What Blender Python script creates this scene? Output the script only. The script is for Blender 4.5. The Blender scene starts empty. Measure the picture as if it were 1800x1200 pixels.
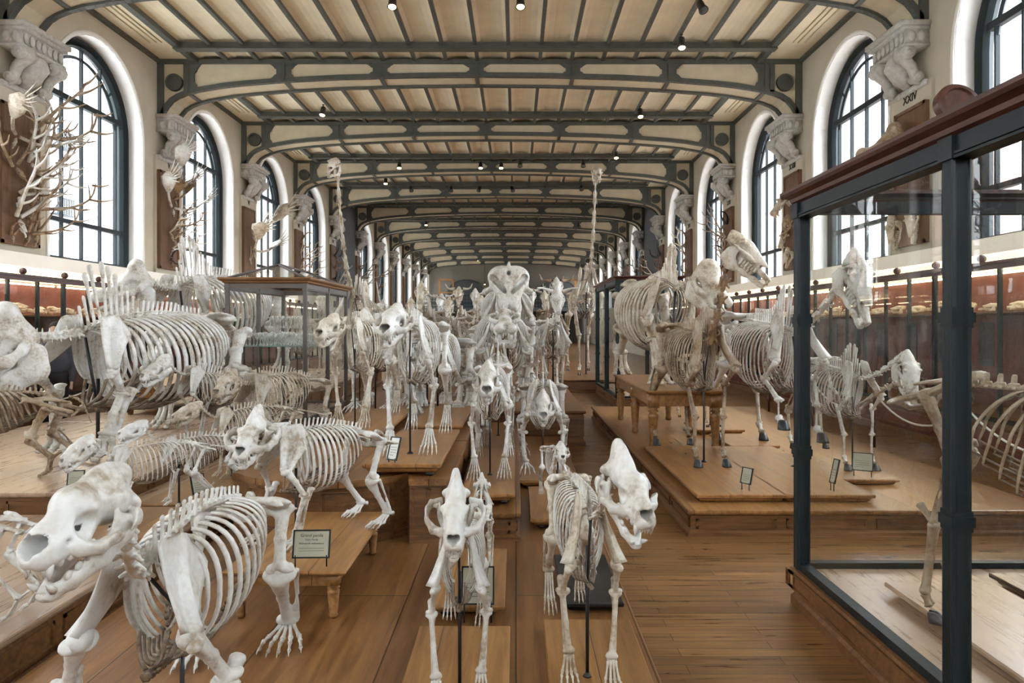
import bpy, math, random
import numpy as np
from mathutils import Vector, Matrix
PI = math.pi
rnd = random.Random(7)
SC = bpy.context.scene
COL = SC.collection

# ------------------------------------------------------------------ camera model of the photograph
F, VX, VY, HC = 1300.0, 907.0, 572.0, 1.7
def at(px, py, Y):            # photograph pixel + distance -> point of the place
    return Vector(((px-VX)*Y/F, Y, HC+(VY-py)*Y/F))
def Yof(py, z):               # distance of a point of height z seen at row py
    return F*(HC-z)/(py-VY)

# ------------------------------------------------------------------ mesh data
class MD:
    def __init__(s, v=None, f=None):
        s.v = np.zeros((0,3)) if v is None else np.asarray(v, float).reshape(-1,3)
        s.f = [] if f is None else [tuple(q) for q in f]
    def add(s, o, M=None):
        n = len(s.v); v = o.v
        if M is not None:
            A = np.array(M); v = v @ A[:3,:3].T + A[:3,3]
            if np.linalg.det(A[:3,:3]) < 0:
                s.f += [tuple(i+n for i in reversed(q)) for q in o.f]
                s.v = np.vstack([s.v, v]); return s
        s.v = np.vstack([s.v, v]) if n else np.array(v)
        s.f += [tuple(i+n for i in q) for q in o.f]
        return s
    def xf(s, M): return MD().add(s, M)

def tag(o, label=None, cat=None, group=None, kind=None):
    if label: o['label'] = label
    if cat: o['category'] = cat
    if group: o['group'] = group
    if kind: o['kind'] = kind
    return o
_cache = {}
def link(name, md, mat, parent=None, smooth=True, M=None, mats=None):
    me = bpy.data.meshes.new(name)
    v = md.v
    me.from_pydata(v.tolist(), [], md.f)
    me.materials.append(mat)
    if smooth: me.shade_smooth()
    me.update()
    o = bpy.data.objects.new(name, me); COL.objects.link(o)
    if parent is not None: o.parent = parent
    if M is not None: o.matrix_local = M
    return o
def empty(name, loc=(0,0,0), rz=0.0, label=None, cat=None, group=None):
    o = bpy.data.objects.new(name, None); COL.objects.link(o)
    o.location = loc; o.rotation_euler = (0,0,rz); o.empty_display_size = .1
    return tag(o, label, cat, group)
def copy_tree(o, parent=None):
    c = o.copy(); COL.objects.link(c)
    if parent is not None: c.parent = parent
    for ch in list(o.children):
        d = copy_tree(ch, c); d.matrix_parent_inverse = ch.matrix_parent_inverse.copy()
    return c

# ------------------------------------------------------------------ simple solids
def box(x0,x1,y0,y1,z0,z1):
    v=[(x0,y0,z0),(x1,y0,z0),(x1,y1,z0),(x0,y1,z0),(x0,y0,z1),(x1,y0,z1),(x1,y1,z1),(x0,y1,z1)]
    return MD(v,[(0,3,2,1),(4,5,6,7),(0,1,5,4),(1,2,6,5),(2,3,7,6),(3,0,4,7)])
def boxes(L):
    m=MD()
    for b in L: m.add(box(*b))
    return m
def moulded(x0,x1,y0,y1,prof):
    """rectangle stacked through a profile of (outset, z)"""
    v=[];f=[]
    for o,z in prof: v+=[(x0-o,y0-o,z),(x1+o,y0-o,z),(x1+o,y1+o,z),(x0-o,y1+o,z)]
    n=len(prof)
    for i in range(n-1):
        for k in range(4):
            a=i*4+k;b=i*4+(k+1)%4; f.append((a,b,b+4,a+4))
    f.append((3,2,1,0)); f.append(tuple(range((n-1)*4,n*4)))
    return MD(v,f)
def frame_of(T, hint):
    T=T/np.linalg.norm(T); h=hint-T*np.dot(hint,T)
    if np.linalg.norm(h)<1e-6:
        hint=np.array([0,0,1.]) if abs(T[2])<.9 else np.array([1.,0,0]); h=hint-T*np.dot(hint,T)
    h/=np.linalg.norm(h); return h, np.cross(T,h)
def sweep(pts, ra, rb=None, n=8, hint=(1,0,0), cap=True):
    """tube along pts: radius ra along hint axis, rb across"""
    P=np.asarray(pts,float); m=len(P)
    ra=np.broadcast_to(np.asarray(ra,float),(m,)); rb=ra if rb is None else np.broadcast_to(np.asarray(rb,float),(m,))
    hint=np.asarray(hint,float); T=np.gradient(P,axis=0)
    a=np.linspace(0,2*PI,n,endpoint=False); c,s=np.cos(a),np.sin(a)
    v=np.zeros((m,n,3)); last=None
    for i in range(m):
        h,b=frame_of(T[i],hint if last is None else hint)
        v[i]=P[i]+np.outer(c*ra[i],h)+np.outer(s*rb[i],b)
    f=[]
    for i in range(m-1):
        for k in range(n):
            k2=(k+1)%n; f.append((i*n+k,i*n+k2,(i+1)*n+k2,(i+1)*n+k))
    if cap:
        f.append(tuple(range(n-1,-1,-1))); f.append(tuple(range((m-1)*n,m*n)))
    return MD(v.reshape(-1,3),f)
def tube(a,b,r0,r1=None,n=10):
    r1=r0 if r1 is None else r1
    d=np.asarray(b,float)-np.asarray(a,float)
    hint=(1,0,0) if abs(d[0])<.8*np.linalg.norm(d) else (0,0,1)
    return sweep([a,b],[r0,r1],n=n,hint=hint)
def lathe(prof, n=16, c=(0,0)):
    v=[];f=[]
    for r,z in prof:
        for k in range(n):
            a=2*PI*k/n; v.append((c[0]+r*math.cos(a),c[1]+r*math.sin(a),z))
    m=len(prof)
    for i in range(m-1):
        for k in range(n):
            k2=(k+1)%n; f.append((i*n+k,i*n+k2,(i+1)*n+k2,(i+1)*n+k))
    f.append(tuple(range(n-1,-1,-1))); f.append(tuple(range((m-1)*n,m*n)))
    return MD(v,f)
def ball(c,r,n=8,m=6):
    r=np.broadcast_to(np.asarray(r,float),(3,))
    v=[(0,0,-1)];f=[]
    for i in range(1,m):
        t=PI*i/m
        for k in range(n):
            a=2*PI*k/n; v.append((math.sin(t)*math.cos(a),math.sin(t)*math.sin(a),-math.cos(t)))
    v.append((0,0,1)); L=len(v)-1
    for k in range(n):
        k2=(k+1)%n; f.append((0,1+k2,1+k)); f.append((L,L-n+k,L-n+k2))
        for i in range(m-2):
            a=1+i*n; f.append((a+k,a+k2,a+n+k2,a+n+k))
    return MD(np.array(v)*r+np.asarray(c,float),f)
def poly_prism(outline, holes_none, axis, a, b):
    """outline: list of (u,v); extruded along axis ('y': u->x v->z ; 'x': u->y v->z ; 'z')"""
    n=len(outline); v=[]
    for t in (a,b):
        for (u,w) in outline:
            v.append((u,t,w) if axis=='y' else (t,u,w) if axis=='x' else (u,w,t))
    f=[tuple(range(n)),tuple(range(2*n-1,n-1,-1))]
    for i in range(n):
        j=(i+1)%n; f.append((i,i+n,j+n,j))
    return MD(v,f)

# ------------------------------------------------------------------ implicit shapes + surface nets
class Fld:
    def __init__(s, lo, hi, h):
        s.lo=np.array(lo,float); s.h=h
        n=np.ceil((np.array(hi)-s.lo)/h).astype(int)+1
        ax=[(s.lo[i]+np.arange(n[i])*h).astype(np.float32) for i in range(3)]
        s.X,s.Y,s.Z=np.meshgrid(*ax,indexing='ij'); s.A=np.abs(s.Y)
        s.d=np.full(s.X.shape,9.,np.float32)
    def _p(s,c,m): return s.X-c[0],(s.A if m else s.Y)-c[1],s.Z-c[2]
    def ell(s,c,r,m=True,rot=0):
        x,y,z=s._p(c,m)
        if rot:
            a=math.radians(rot); x,z=x*math.cos(a)-z*math.sin(a),x*math.sin(a)+z*math.cos(a)   # +rot tips the front down
        k0=np.sqrt((x/r[0])**2+(y/r[1])**2+(z/r[2])**2)+1e-6
        k1=np.sqrt((x/r[0]**2)**2+(y/r[1]**2)**2+(z/r[2]**2)**2)+1e-6
        return k0*(k0-1)/k1
    def cap(s,a,b,ra,rb=None,m=True,sq=(1,1,1)):
        rb=ra if rb is None else rb
        x,y,z=s._p(a,m); sx,sy,sz=sq
        bx,by,bz=(b[0]-a[0])/sx,(b[1]-a[1])/sy,(b[2]-a[2])/sz
        x=x/sx;y=y/sy;z=z/sz
        q=bx*bx+by*by+bz*bz+1e-9
        t=np.clip((x*bx+y*by+z*bz)/q,0,1)
        return (np.sqrt((x-t*bx)**2+(y-t*by)**2+(z-t*bz)**2)-(ra+(rb-ra)*t))*min(sq)
    def u(s,d,k=.03):
        if k<=0: s.d=np.minimum(s.d,d)
        else:
            h=np.maximum(k-np.abs(s.d-d),0)/k; s.d=np.minimum(s.d,d)-h*h*k*.25
        return s
    def c(s,d,k=.02):
        nd=-d; h=np.maximum(k-np.abs(s.d-nd),0)/k; s.d=np.maximum(s.d,nd)+h*h*k*.25
        return s
    def E(s,c,r,k=.03,m=True,rot=0): return s.u(s.ell(c,r,m,rot),k)
    def C(s,a,b,ra,rb=None,k=.03,m=True,sq=(1,1,1)): return s.u(s.cap(a,b,ra,rb,m,sq),k)
    def chain(s,pts,rs,k=.02,m=True,sq=(1,1,1)):
        for i in range(len(pts)-1): s.C(pts[i],pts[i+1],rs[i],rs[i+1],k,m,sq)
        return s
    def cutE(s,c,r,k=.02,m=True,rot=0): return s.c(s.ell(c,r,m,rot),k)
    def cutC(s,a,b,ra,rb=None,k=.02,m=True): return s.c(s.cap(a,b,ra,rb,m),k)
    def mesh(s):
        d=s.d; sg=d<0; nx,ny,nz=d.shape
        acc=np.zeros((nx-1,ny-1,nz-1,3)); cnt=np.zeros((nx-1,ny-1,nz-1))
        def sl(ax,off,o1,o2):
            r=[None]*3; others=[i for i in range(3) if i!=ax]
            r[others[0]]=slice(o1,d.shape[others[0]]-1+o1); r[others[1]]=slice(o2,d.shape[others[1]]-1+o2)
            r[ax]=slice(off,d.shape[ax]-1+off); return tuple(r)
        for ax in range(3):
            others=[i for i in range(3) if i!=ax]
            for o1 in (0,1):
                for o2 in (0,1):
                    A=d[sl(ax,0,o1,o2)];B=d[sl(ax,1,o1,o2)]
                    m=(A<0)!=(B<0); t=np.where(m,A/np.where(m,A-B,1),0)
                    cnt+=m; acc[...,ax]+=t*m; acc[...,others[0]]+=o1*m; acc[...,others[1]]+=o2*m
        act=cnt>0; idx=np.full(act.shape,-1); idx[act]=np.arange(act.sum())
        ijk=np.argwhere(act); v=(ijk+acc[act]/cnt[act][:,None])*s.h+s.lo
        F_=[]
        for ax in range(3):
            o=[i for i in range(3) if i!=ax]; S0=[slice(1,-1)]*3; S1=[slice(1,-1)]*3
            S0[ax]=slice(0,-1); S1[ax]=slice(1,None)
            a=sg[tuple(S0)]; b=sg[tuple(S1)]; w=np.argwhere(a!=b)
            if not len(w): continue
            inside=a[tuple(w.T)]; base=w.copy(); base[:,o[0]]+=1; base[:,o[1]]+=1
            def cell(d0,d1):
                q=base.copy(); q[:,o[0]]+=d0; q[:,o[1]]+=d1; return idx[tuple(q.T)]
            q=np.stack([cell(-1,-1),cell(0,-1),cell(0,0),cell(-1,0)],1)
            if ax==1: inside=~inside
            q[~inside]=q[~inside][:,::-1]
            F_.append(q)
        f=np.vstack(F_)
        return MD(v,[tuple(r) for r in f.tolist()])

# ------------------------------------------------------------------ materials
def nodes(name):
    m=bpy.data.materials.new(name); m.use_nodes=True; nt=m.node_tree
    b=nt.nodes['Principled BSDF']; return m,nt,b
def N(nt,t,**k):
    n=nt.nodes.new(t)
    for a,v in k.items():
        if a.startswith('i_'): n.inputs[a[2:].replace('_',' ')].default_value=v
        else: setattr(n,a,v)
    return n
def ramp(nt,stops):
    r=nt.nodes.new('ShaderNodeValToRGB'); e=r.color_ramp.elements
    while len(e)<len(stops): e.new(.5)
    for i,(p,c) in enumerate(stops): e[i].position=p; e[i].color=(*c,1)
    return r
def plain(name,col,rough=.5,metal=0.,noise=.0,scale=8,bump=0.,emit=None,es=0.):
    m,nt,b=nodes(name); b.inputs['Roughness'].default_value=rough; b.inputs['Metallic'].default_value=metal
    b.inputs['Base Color'].default_value=(*col,1)
    if noise or bump:
        tc=N(nt,'ShaderNodeTexCoord'); nz=N(nt,'ShaderNodeTexNoise'); nz.inputs['Scale'].default_value=scale; nz.inputs['Detail'].default_value=5
        nt.links.new(tc.outputs['Object'],nz.inputs['Vector'])
        r=ramp(nt,[(.3,tuple(c*(1-noise) for c in col)),(.7,tuple(min(1,c*(1+noise)) for c in col))])
        nt.links.new(nz.outputs['Fac'],r.inputs['Fac']); nt.links.new(r.outputs['Color'],b.inputs['Base Color'])
        if bump:
            bp=N(nt,'ShaderNodeBump'); bp.inputs['Strength'].default_value=bump; bp.inputs['Distance'].default_value=.01
            nt.links.new(nz.outputs['Fac'],bp.inputs['Height']); nt.links.new(bp.outputs['Normal'],b.inputs['Normal'])
    if emit: b.inputs['Emission Color'].default_value=(*emit,1); b.inputs['Emission Strength'].default_value=es
    return m
def bone_mat(name,c0,c1,c2,scale=5.):
    m,nt,b=nodes(name); tc=N(nt,'ShaderNodeTexCoord')
    n1=N(nt,'ShaderNodeTexNoise'); n1.inputs['Scale'].default_value=scale; n1.inputs['Detail'].default_value=6; n1.inputs['Roughness'].default_value=.65
    n2=N(nt,'ShaderNodeTexNoise'); n2.inputs['Scale'].default_value=scale*9; n2.inputs['Detail'].default_value=4
    g=N(nt,'ShaderNodeNewGeometry')
    nt.links.new(g.outputs['Position'],n1.inputs['Vector']); nt.links.new(g.outputs['Position'],n2.inputs['Vector'])
    r=ramp(nt,[(.32,c2),(.47,c1),(.62,c0)])
    mx=N(nt,'ShaderNodeMath',operation='MULTIPLY_ADD'); mx.inputs[1].default_value=.35; 
    sb=N(nt,'ShaderNodeMath',operation='SUBTRACT'); sb.inputs[1].default_value=.5
    nt.links.new(n2.outputs['Fac'],sb.inputs[0]); nt.links.new(sb.outputs[0],mx.inputs[0]); nt.links.new(n1.outputs['Fac'],mx.inputs[2])
    nt.links.new(mx.outputs[0],r.inputs['Fac']); nt.links.new(r.outputs['Color'],b.inputs['Base Color'])
    b.inputs['Roughness'].default_value=.42
    bp=N(nt,'ShaderNodeBump'); bp.inputs['Strength'].default_value=.25; bp.inputs['Distance'].default_value=.006
    nt.links.new(n2.outputs['Fac'],bp.inputs['Height']); nt.links.new(bp.outputs['Normal'],b.inputs['Normal'])
    return m
def wood(name,ca,cb,cc,axis=1,scale=1.,rough=.35,plank=None,plank_len=1.6,bump=.1,gap=.004):
    """oak: grain streaks along axis; optional planks of width `plank`"""
    m,nt,b=nodes(name); L=nt.links
    g=N(nt,'ShaderNodeNewGeometry'); mp=N(nt,'ShaderNodeMapping')
    s=[14*scale]*3; s[axis]=1.1*scale; mp.inputs['Scale'].default_value=s
    L.new(g.outputs['Position'],mp.inputs['Vector'])
    nz=N(nt,'ShaderNodeTexNoise'); nz.inputs['Scale'].default_value=1.6; nz.inputs['Detail'].default_value=8; nz.inputs['Roughness'].default_value=.62; nz.inputs['Distortion'].default_value=.6
    L.new(mp.outputs['Vector'],nz.inputs['Vector'])
    r=ramp(nt,[(.28,cc),(.48,cb),(.72,ca)]); L.new(nz.outputs['Fac'],r.inputs['Fac'])
    # broad tone changes
    n2=N(nt,'ShaderNodeTexNoise'); n2.inputs['Scale'].default_value=.9*scale; L.new(g.outputs['Position'],n2.inputs['Vector'])
    out=r.outputs['Color']
    hv=N(nt,'ShaderNodeHueSaturation'); mr=N(nt,'ShaderNodeMapRange'); mr.inputs['To Min'].default_value=.8; mr.inputs['To Max'].default_value=1.2
    L.new(n2.outputs['Fac'],mr.inputs['Value']); L.new(mr.outputs[0],hv.inputs['Value']); L.new(out,hv.inputs['Color']); out=hv.outputs['Color']
    bp=N(nt,'ShaderNodeBump'); bp.inputs['Strength'].default_value=bump; bp.inputs['Distance'].default_value=.004
    L.new(nz.outputs['Fac'],bp.inputs['Height'])
    if plank:
        mp2=N(nt,'ShaderNodeMapping'); mp2.inputs['Rotation'].default_value=(0,0,0 if axis==0 else PI/2)
        L.new(g.outputs['Position'],mp2.inputs['Vector'])
        br=N(nt,'ShaderNodeTexBrick'); br.offset=.37; br.inputs['Color1'].default_value=(.72,.72,.72,1); br.inputs['Color2'].default_value=(1.12,1.12,1.12,1)
        br.inputs['Mortar'].default_value=(.12,.1,.08,1); br.inputs['Scale'].default_value=1; br.inputs['Mortar Size'].default_value=gap; br.inputs['Brick Width'].default_value=plank_len; br.inputs['Row Height'].default_value=plank
        br.inputs['Mortar Smooth'].default_value=.1
        L.new(mp2.outputs['Vector'],br.inputs['Vector'])
        mm=N(nt,'ShaderNodeMix',data_type='RGBA',blend_type='MULTIPLY'); mm.inputs['Factor'].default_value=1
        L.new(out,mm.inputs['A']); L.new(br.outputs['Color'],mm.inputs['B']); out=mm.outputs['Result']
        b2=N(nt,'ShaderNodeBump'); b2.inputs['Strength'].default_value=.6; b2.inputs['Distance'].default_value=.003; b2.invert=True
        L.new(br.outputs['Fac'],b2.inputs['Height']); L.new(bp.outputs['Normal'],b2.inputs['Normal']); L.new(b2.outputs['Normal'],b.inputs['Normal'])
    else: L.new(bp.outputs['Normal'],b.inputs['Normal'])
    L.new(out,b.inputs['Base Color'])
    rr=N(nt,'ShaderNodeMapRange'); rr.inputs['To Min'].default_value=rough-.1; rr.inputs['To Max'].default_value=rough+.15
    L.new(nz.outputs['Fac'],rr.inputs['Value']); L.new(rr.outputs[0],b.inputs['Roughness'])
    return m
def glass(name,tint=(1,1,1),refl=1.0,rough=0.0):
    m,nt,b=nodes(name); nt.nodes.remove(b); L=nt.links
    o=nt.nodes['Material Output']; t=N(nt,'ShaderNodeBsdfTransparent'); t.inputs['Color'].default_value=(*tint,1)
    gl=N(nt,'ShaderNodeBsdfGlossy'); gl.inputs['Roughness'].default_value=rough
    lw=N(nt,'ShaderNodeLayerWeight'); lw.inputs['Blend'].default_value=.5
    pw=N(nt,'ShaderNodeMath',operation='POWER'); pw.inputs[1].default_value=5; L.new(lw.outputs['Facing'],pw.inputs[0])
    mu=N(nt,'ShaderNodeMath',operation='MULTIPLY_ADD'); mu.inputs[1].default_value=.9*refl; mu.inputs[2].default_value=.045*refl; L.new(pw.outputs[0],mu.inputs[0])
    mx=N(nt,'ShaderNodeMixShader'); L.new(mu.outputs[0],mx.inputs['Fac']); L.new(t.outputs[0],mx.inputs[1]); L.new(gl.outputs[0],mx.inputs[2]); L.new(mx.outputs[0],o.inputs['Surface'])
    return m
MT={}
MT['bone']=bone_mat('bone_white',(.66,.65,.62),(.56,.53,.475),(.30,.23,.155),5)
MT['ivory']=bone_mat('bone_ivory',(.60,.56,.48),(.48,.41,.31),(.24,.165,.095),6)
MT['tan']=bone_mat('bone_tan',(.40,.32,.23),(.27,.19,.115),(.12,.07,.035),6)
MT['brown']=bone_mat('bone_brown',(.34,.22,.12),(.22,.13,.07),(.10,.055,.03),7)
MT['cart']=bone_mat('dried_cartilage',(.26,.19,.12),(.16,.11,.07),(.07,.045,.03),14)
MT['hoof']=plain('horn_hoof',(.035,.037,.042),.35,noise=.3,scale=20)
MT['iron']=plain('iron_rod',(.045,.045,.048),.35,.7)
MT['tooth']=plain('tooth_enamel',(.80,.76,.64),.25,noise=.1,scale=30)
# ------------------------------------------------------------------ bone templates (unit length, z 0 top .. 1 bottom, x forward, y outward)
TPL={}
def tpl(name):
    if name in TPL: return TPL[name]
    h=.024
    if name=='humerus':
        f=Fld((-.25,-.25,-.2),(.25,.25,1.15),h)
        f.E((-.04,-.02,.05),(.11,.1,.1),m=False); f.E((.08,.04,.03),(.08,.07,.09),.04,m=False)
        f.C((0,0,.08),(.0,.01,.5),.085,.052,.05,False); f.C((0,.01,.5),(.02,0,.92),.052,.055,.05,False)
        f.C((.05,.03,.2),(.04,.03,.45),.045,.02,.03,False)
        f.C((.02,-.085,.95),(.02,.085,.95),.062,.055,.05,False); f.cutE((-.07,0,.93),(.05,.04,.05),m=False)
    elif name=='femur':
        f=Fld((-.25,-.28,-.2),(.25,.25,1.15),h)
        f.E((0,-.13,.03),(.075,.075,.075),.02,m=False); f.C((0,-.12,.04),(0,.0,.1),.045,.06,.04,False)
        f.E((-.01,.09,.02),(.06,.05,.08),.04,m=False); f.C((0,.03,.08),(.01,.01,.5),.07,.05,.04,False)
        f.C((.01,.01,.5),(0,0,.9),.05,.06,.05,False); f.C((-.03,.065,.9),(-.02,.065,.97),.06,.07,.03,False); f.C((-.03,-.065,.9),(-.02,-.065,.97),.06,.07,.03,False)
        f.C((.06,.03,.86),(.06,.03,.95),.035,.03,.03,False)
    elif name=='radius':
        f=Fld((-.3,-.2,-.28),(.2,.2,1.12),h)
        f.C((.03,-.05,.02),(.03,.05,.02),.05,.045,.03,False); f.C((.03,0,.03),(.05,0,.5),.045,.04,.03,False); f.C((.05,0,.5),(.02,0,.93),.04,.055,.04,False)
        f.C((.02,-.05,.96),(.02,.05,.96),.05,.045,.04,False)
        f.C((-.08,0,-.17),(-.05,0,.08),.055,.06,.03,False); f.E((-.1,0,-.18),(.07,.055,.05),.03,m=False)
        f.C((-.05,0,.08),(-.05,.03,.5),.045,.028,.02,False); f.C((-.05,.03,.5),(-.04,.05,.93),.028,.03,.02,False)
    elif name=='tibia':
        f=Fld((-.22,-.22,-.15),(.22,.22,1.12),h)
        f.C((0,-.08,.03),(0,.08,.03),.06,.06,.03,False); f.C((.05,0,.03),(.05,0,.2),.055,.04,.05,False)
        f.C((.02,0,.05),(.02,0,.45),.085,.045,.05,False); f.C((.02,0,.45),(0,0,.93),.045,.05,.04,False)
        f.C((0,-.05,.96),(0,.05,.96),.05,.05,.04,False)
        f.C((-.06,.12,.06),(-.05,.1,.5),.028,.018,.01,False); f.C((-.05,.1,.5),(-.02,.07,.97),.018,.032,.01,False)
    elif name=='cannon':
        f=Fld((-.2,-.2,-.1),(.2,.2,1.1),h)
        f.C((0,-.04,.02),(0,.04,.02),.055,.055,.03,False); f.C((0,0,.03),(0,0,.5),.06,.045,.04,False); f.C((0,0,.5),(0,0,.93),.045,.05,.04,False)
        f.C((0,-.05,.96),(0,.05,.96),.055,.055,.03,False)
    elif name=='cervical':
        f=Fld((-.75,-.75,-.5),(.75,.75,.8),.06)
        f.C((-.35,0,0),(.35,0,0),.24,.22,.05); f.C((0,.2,.0),(-.25,.5,-.12),.11,.09,.08); f.C((0,.2,-.05),(.3,.45,-.25),.09,.08,.08)
        f.C((-.25,.2,.25),(.3,.22,.2),.12,.12,.08); f.C((-.05,0,.3),(-.08,0,.55),.1,.06,.08); f.cutC((-.9,0,.2),(.9,0,.2),.08)
    elif name=='thoracic':
        f=Fld((-.9,-.7,-.4),(.7,.7,1.75),.07)
        f.C((-.35,0,0),(.35,0,0),.25,.23,.05); f.C((0,.15,.15),(0,.48,.25),.12,.1,.08)
        f.C((0,0,.25),(-.15,0,.8),.19,.14,.08,sq=(1.5,.75,1)); f.C((-.15,0,.8),(-.3,0,1.5),.14,.15,.05,sq=(1.5,.75,1)); f.E((-.3,0,1.5),(.2,.16,.12),.08)
    elif name=='lumbar':
        f=Fld((-.75,-1.3,-.4),(.75,1.3,1.3),.08)
        f.C((-.38,0,0),(.38,0,0),.27,.26,.05); f.C((0,.2,.02),(.15,1.1,-.08),.15,.1,.08,sq=(1.5,1,.6))
        f.C((-.3,.2,.25),(.35,.22,.3),.12,.12,.08); f.C((0,0,.25),(.05,0,1.05),.17,.14,.08,sq=(1.7,.6,1))
    elif name in('pelvis','pelvis_w'):
        f=Fld((-.68,-.62,-.45),(.72,.62,.45),.028)
        f.C((0,.2,0),(.3,.24,.12),.065,.07,.05); (f.u(f.ell((.44,.27,.17),(.19,.13,.045),rot=-18),.05).C((.4,.13,.18),(.52,.40,.10),.04,.04,.05) if name=='pelvis_w' else f.u(f.ell((.42,.215,.14),(.2,.045,.11),rot=-16),.04).C((.5,.22,.16),(.56,.26,.08),.035,.03,.04)); f.C((.3,.0,.17),(-.25,.0,.16),.11,.05,.04,sq=(1,1,.6)); f.C((.3,.1,.17),(.35,.2,.16),.08,.08,.05)
        f.E((0,.2,0),(.1,.09,.1),.04); f.cutE((.0,.31,-.01),(.07,.06,.07))
        f.C((0,.18,0),(-.42,.17,-.06),.06,.055,.04); f.E((-.46,.2,-.07),(.06,.1,.05),.04)
        f.C((0,.18,-.04),(-.08,.0,-.24),.05,.045,.04); f.C((-.08,0,-.24),(-.36,.05,-.24),.045,.04,.04); f.C((-.36,.04,-.24),(-.43,.16,-.1),.04,.045,.04)
    TPL[name]=f.mesh(); return TPL[name]
KMAX=[.85]
def seg_matrix(a,b,w,side=1,fwd=(1,0,0)):
    a=Vector(a);b=Vector(b); z=(b-a); L=z.length; z.normalize()
    x=Vector(fwd)-z*Vector(fwd).dot(z)
    if x.length<1e-3: x=Vector((0,0,1))-z*z.z
    x.normalize(); y=z.cross(x)
    y*=side if y.y>=0 else -side     # template +y points outwards
    M=Matrix.Identity(4)
    k=min(w/.05,KMAX[0]*L)
    for i in range(3): M[i][0]=x[i]*k; M[i][1]=y[i]*k; M[i][2]=z[i]*L; M[i][3]=a[i]
    return M
def bone(name,a,b,w,side=1,fwd=(1,0,0)): return tpl(name).xf(seg_matrix(a,b,w,side,fwd))
def stick(a,b,r,n=8,knob=1.5):
    a=np.array(a,float);b=np.array(b,float); t=np.array([0,.08,.2,.5,.8,.92,1.])
    return sweep(a+(b-a)*t[:,None],r*np.array([.7,knob,1.05,.8,1.,knob,.75]),n=n,hint=(.1,1,.05))
def scapula(top,bot,width,side,lod=0):
    """blade from vertebral border (top) to the shoulder socket"""
    top=np.array(top);bot=np.array(bot); z=bot-top; L=np.linalg.norm(z); z=z/L
    x=np.array([1.,0,0]); x-=z*np.dot(x,z); x/=np.linalg.norm(x); y=np.cross(z,x); y=y*side if y[1]>0 else -y*side
    nv,nu=(15,13) if lod<2 else (9,7)
    vs=np.linspace(0,1,nv); us=np.linspace(-1,1,nu); v=[]
    for s in (1,-1):
        for q in vs:
            w=width*(.5*(math.sin(min(q*5,1)*PI/2))**.6*(1-.72*q**.9)) if q<.93 else width*.15
            w=max(w,width*.1 if q>.5 else width*.12)
            for u in us:
                xx=w*u*(1.05-.05*q)-width*.06*(1-q); zz=q*L-(1-abs(u)**2)*.07*L*(1-q)
                th=.018*L+.03*L*(q**5)
                yy=s*th*(1-abs(u)**6*.6)
                if s==1: yy+=.11*L*math.exp(-((u+.12-.1*q)/.16)**2)*min(1,(.15+q)*1.3)
                yy+=-.05*L*math.sin(PI*q)+.03*L*u*u
                v.append(top+x*xx+z*zz+y*yy)
    f=[];n=nv*nu
    for i in range(nv-1):
        for j in range(nu-1):
            a=i*nu+j; f.append((a,a+1,a+nu+1,a+nu)); f.append((n+a,n+a+nu,n+a+nu+1,n+a+1))
    for i in range(nv-1):
        a=i*nu; f.append((a,a+nu,n+a+nu,n+a)); a+=nu-1; f.append((a,n+a,n+a+nu,a+nu))
    for j in range(nu-1):
        f.append((j,n+j,n+j+1,j+1)); a=(nv-1)*nu+j; f.append((a,a+1,n+a+1,n+a))
    if side*1.0*np.cross(z,x)[1]<0: f=[tuple(reversed(q)) for q in f]
    m=MD(v,f); e=bot; m.add(ball(e,(width*.13,width*.1,width*.1),8,6)); return m

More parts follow.
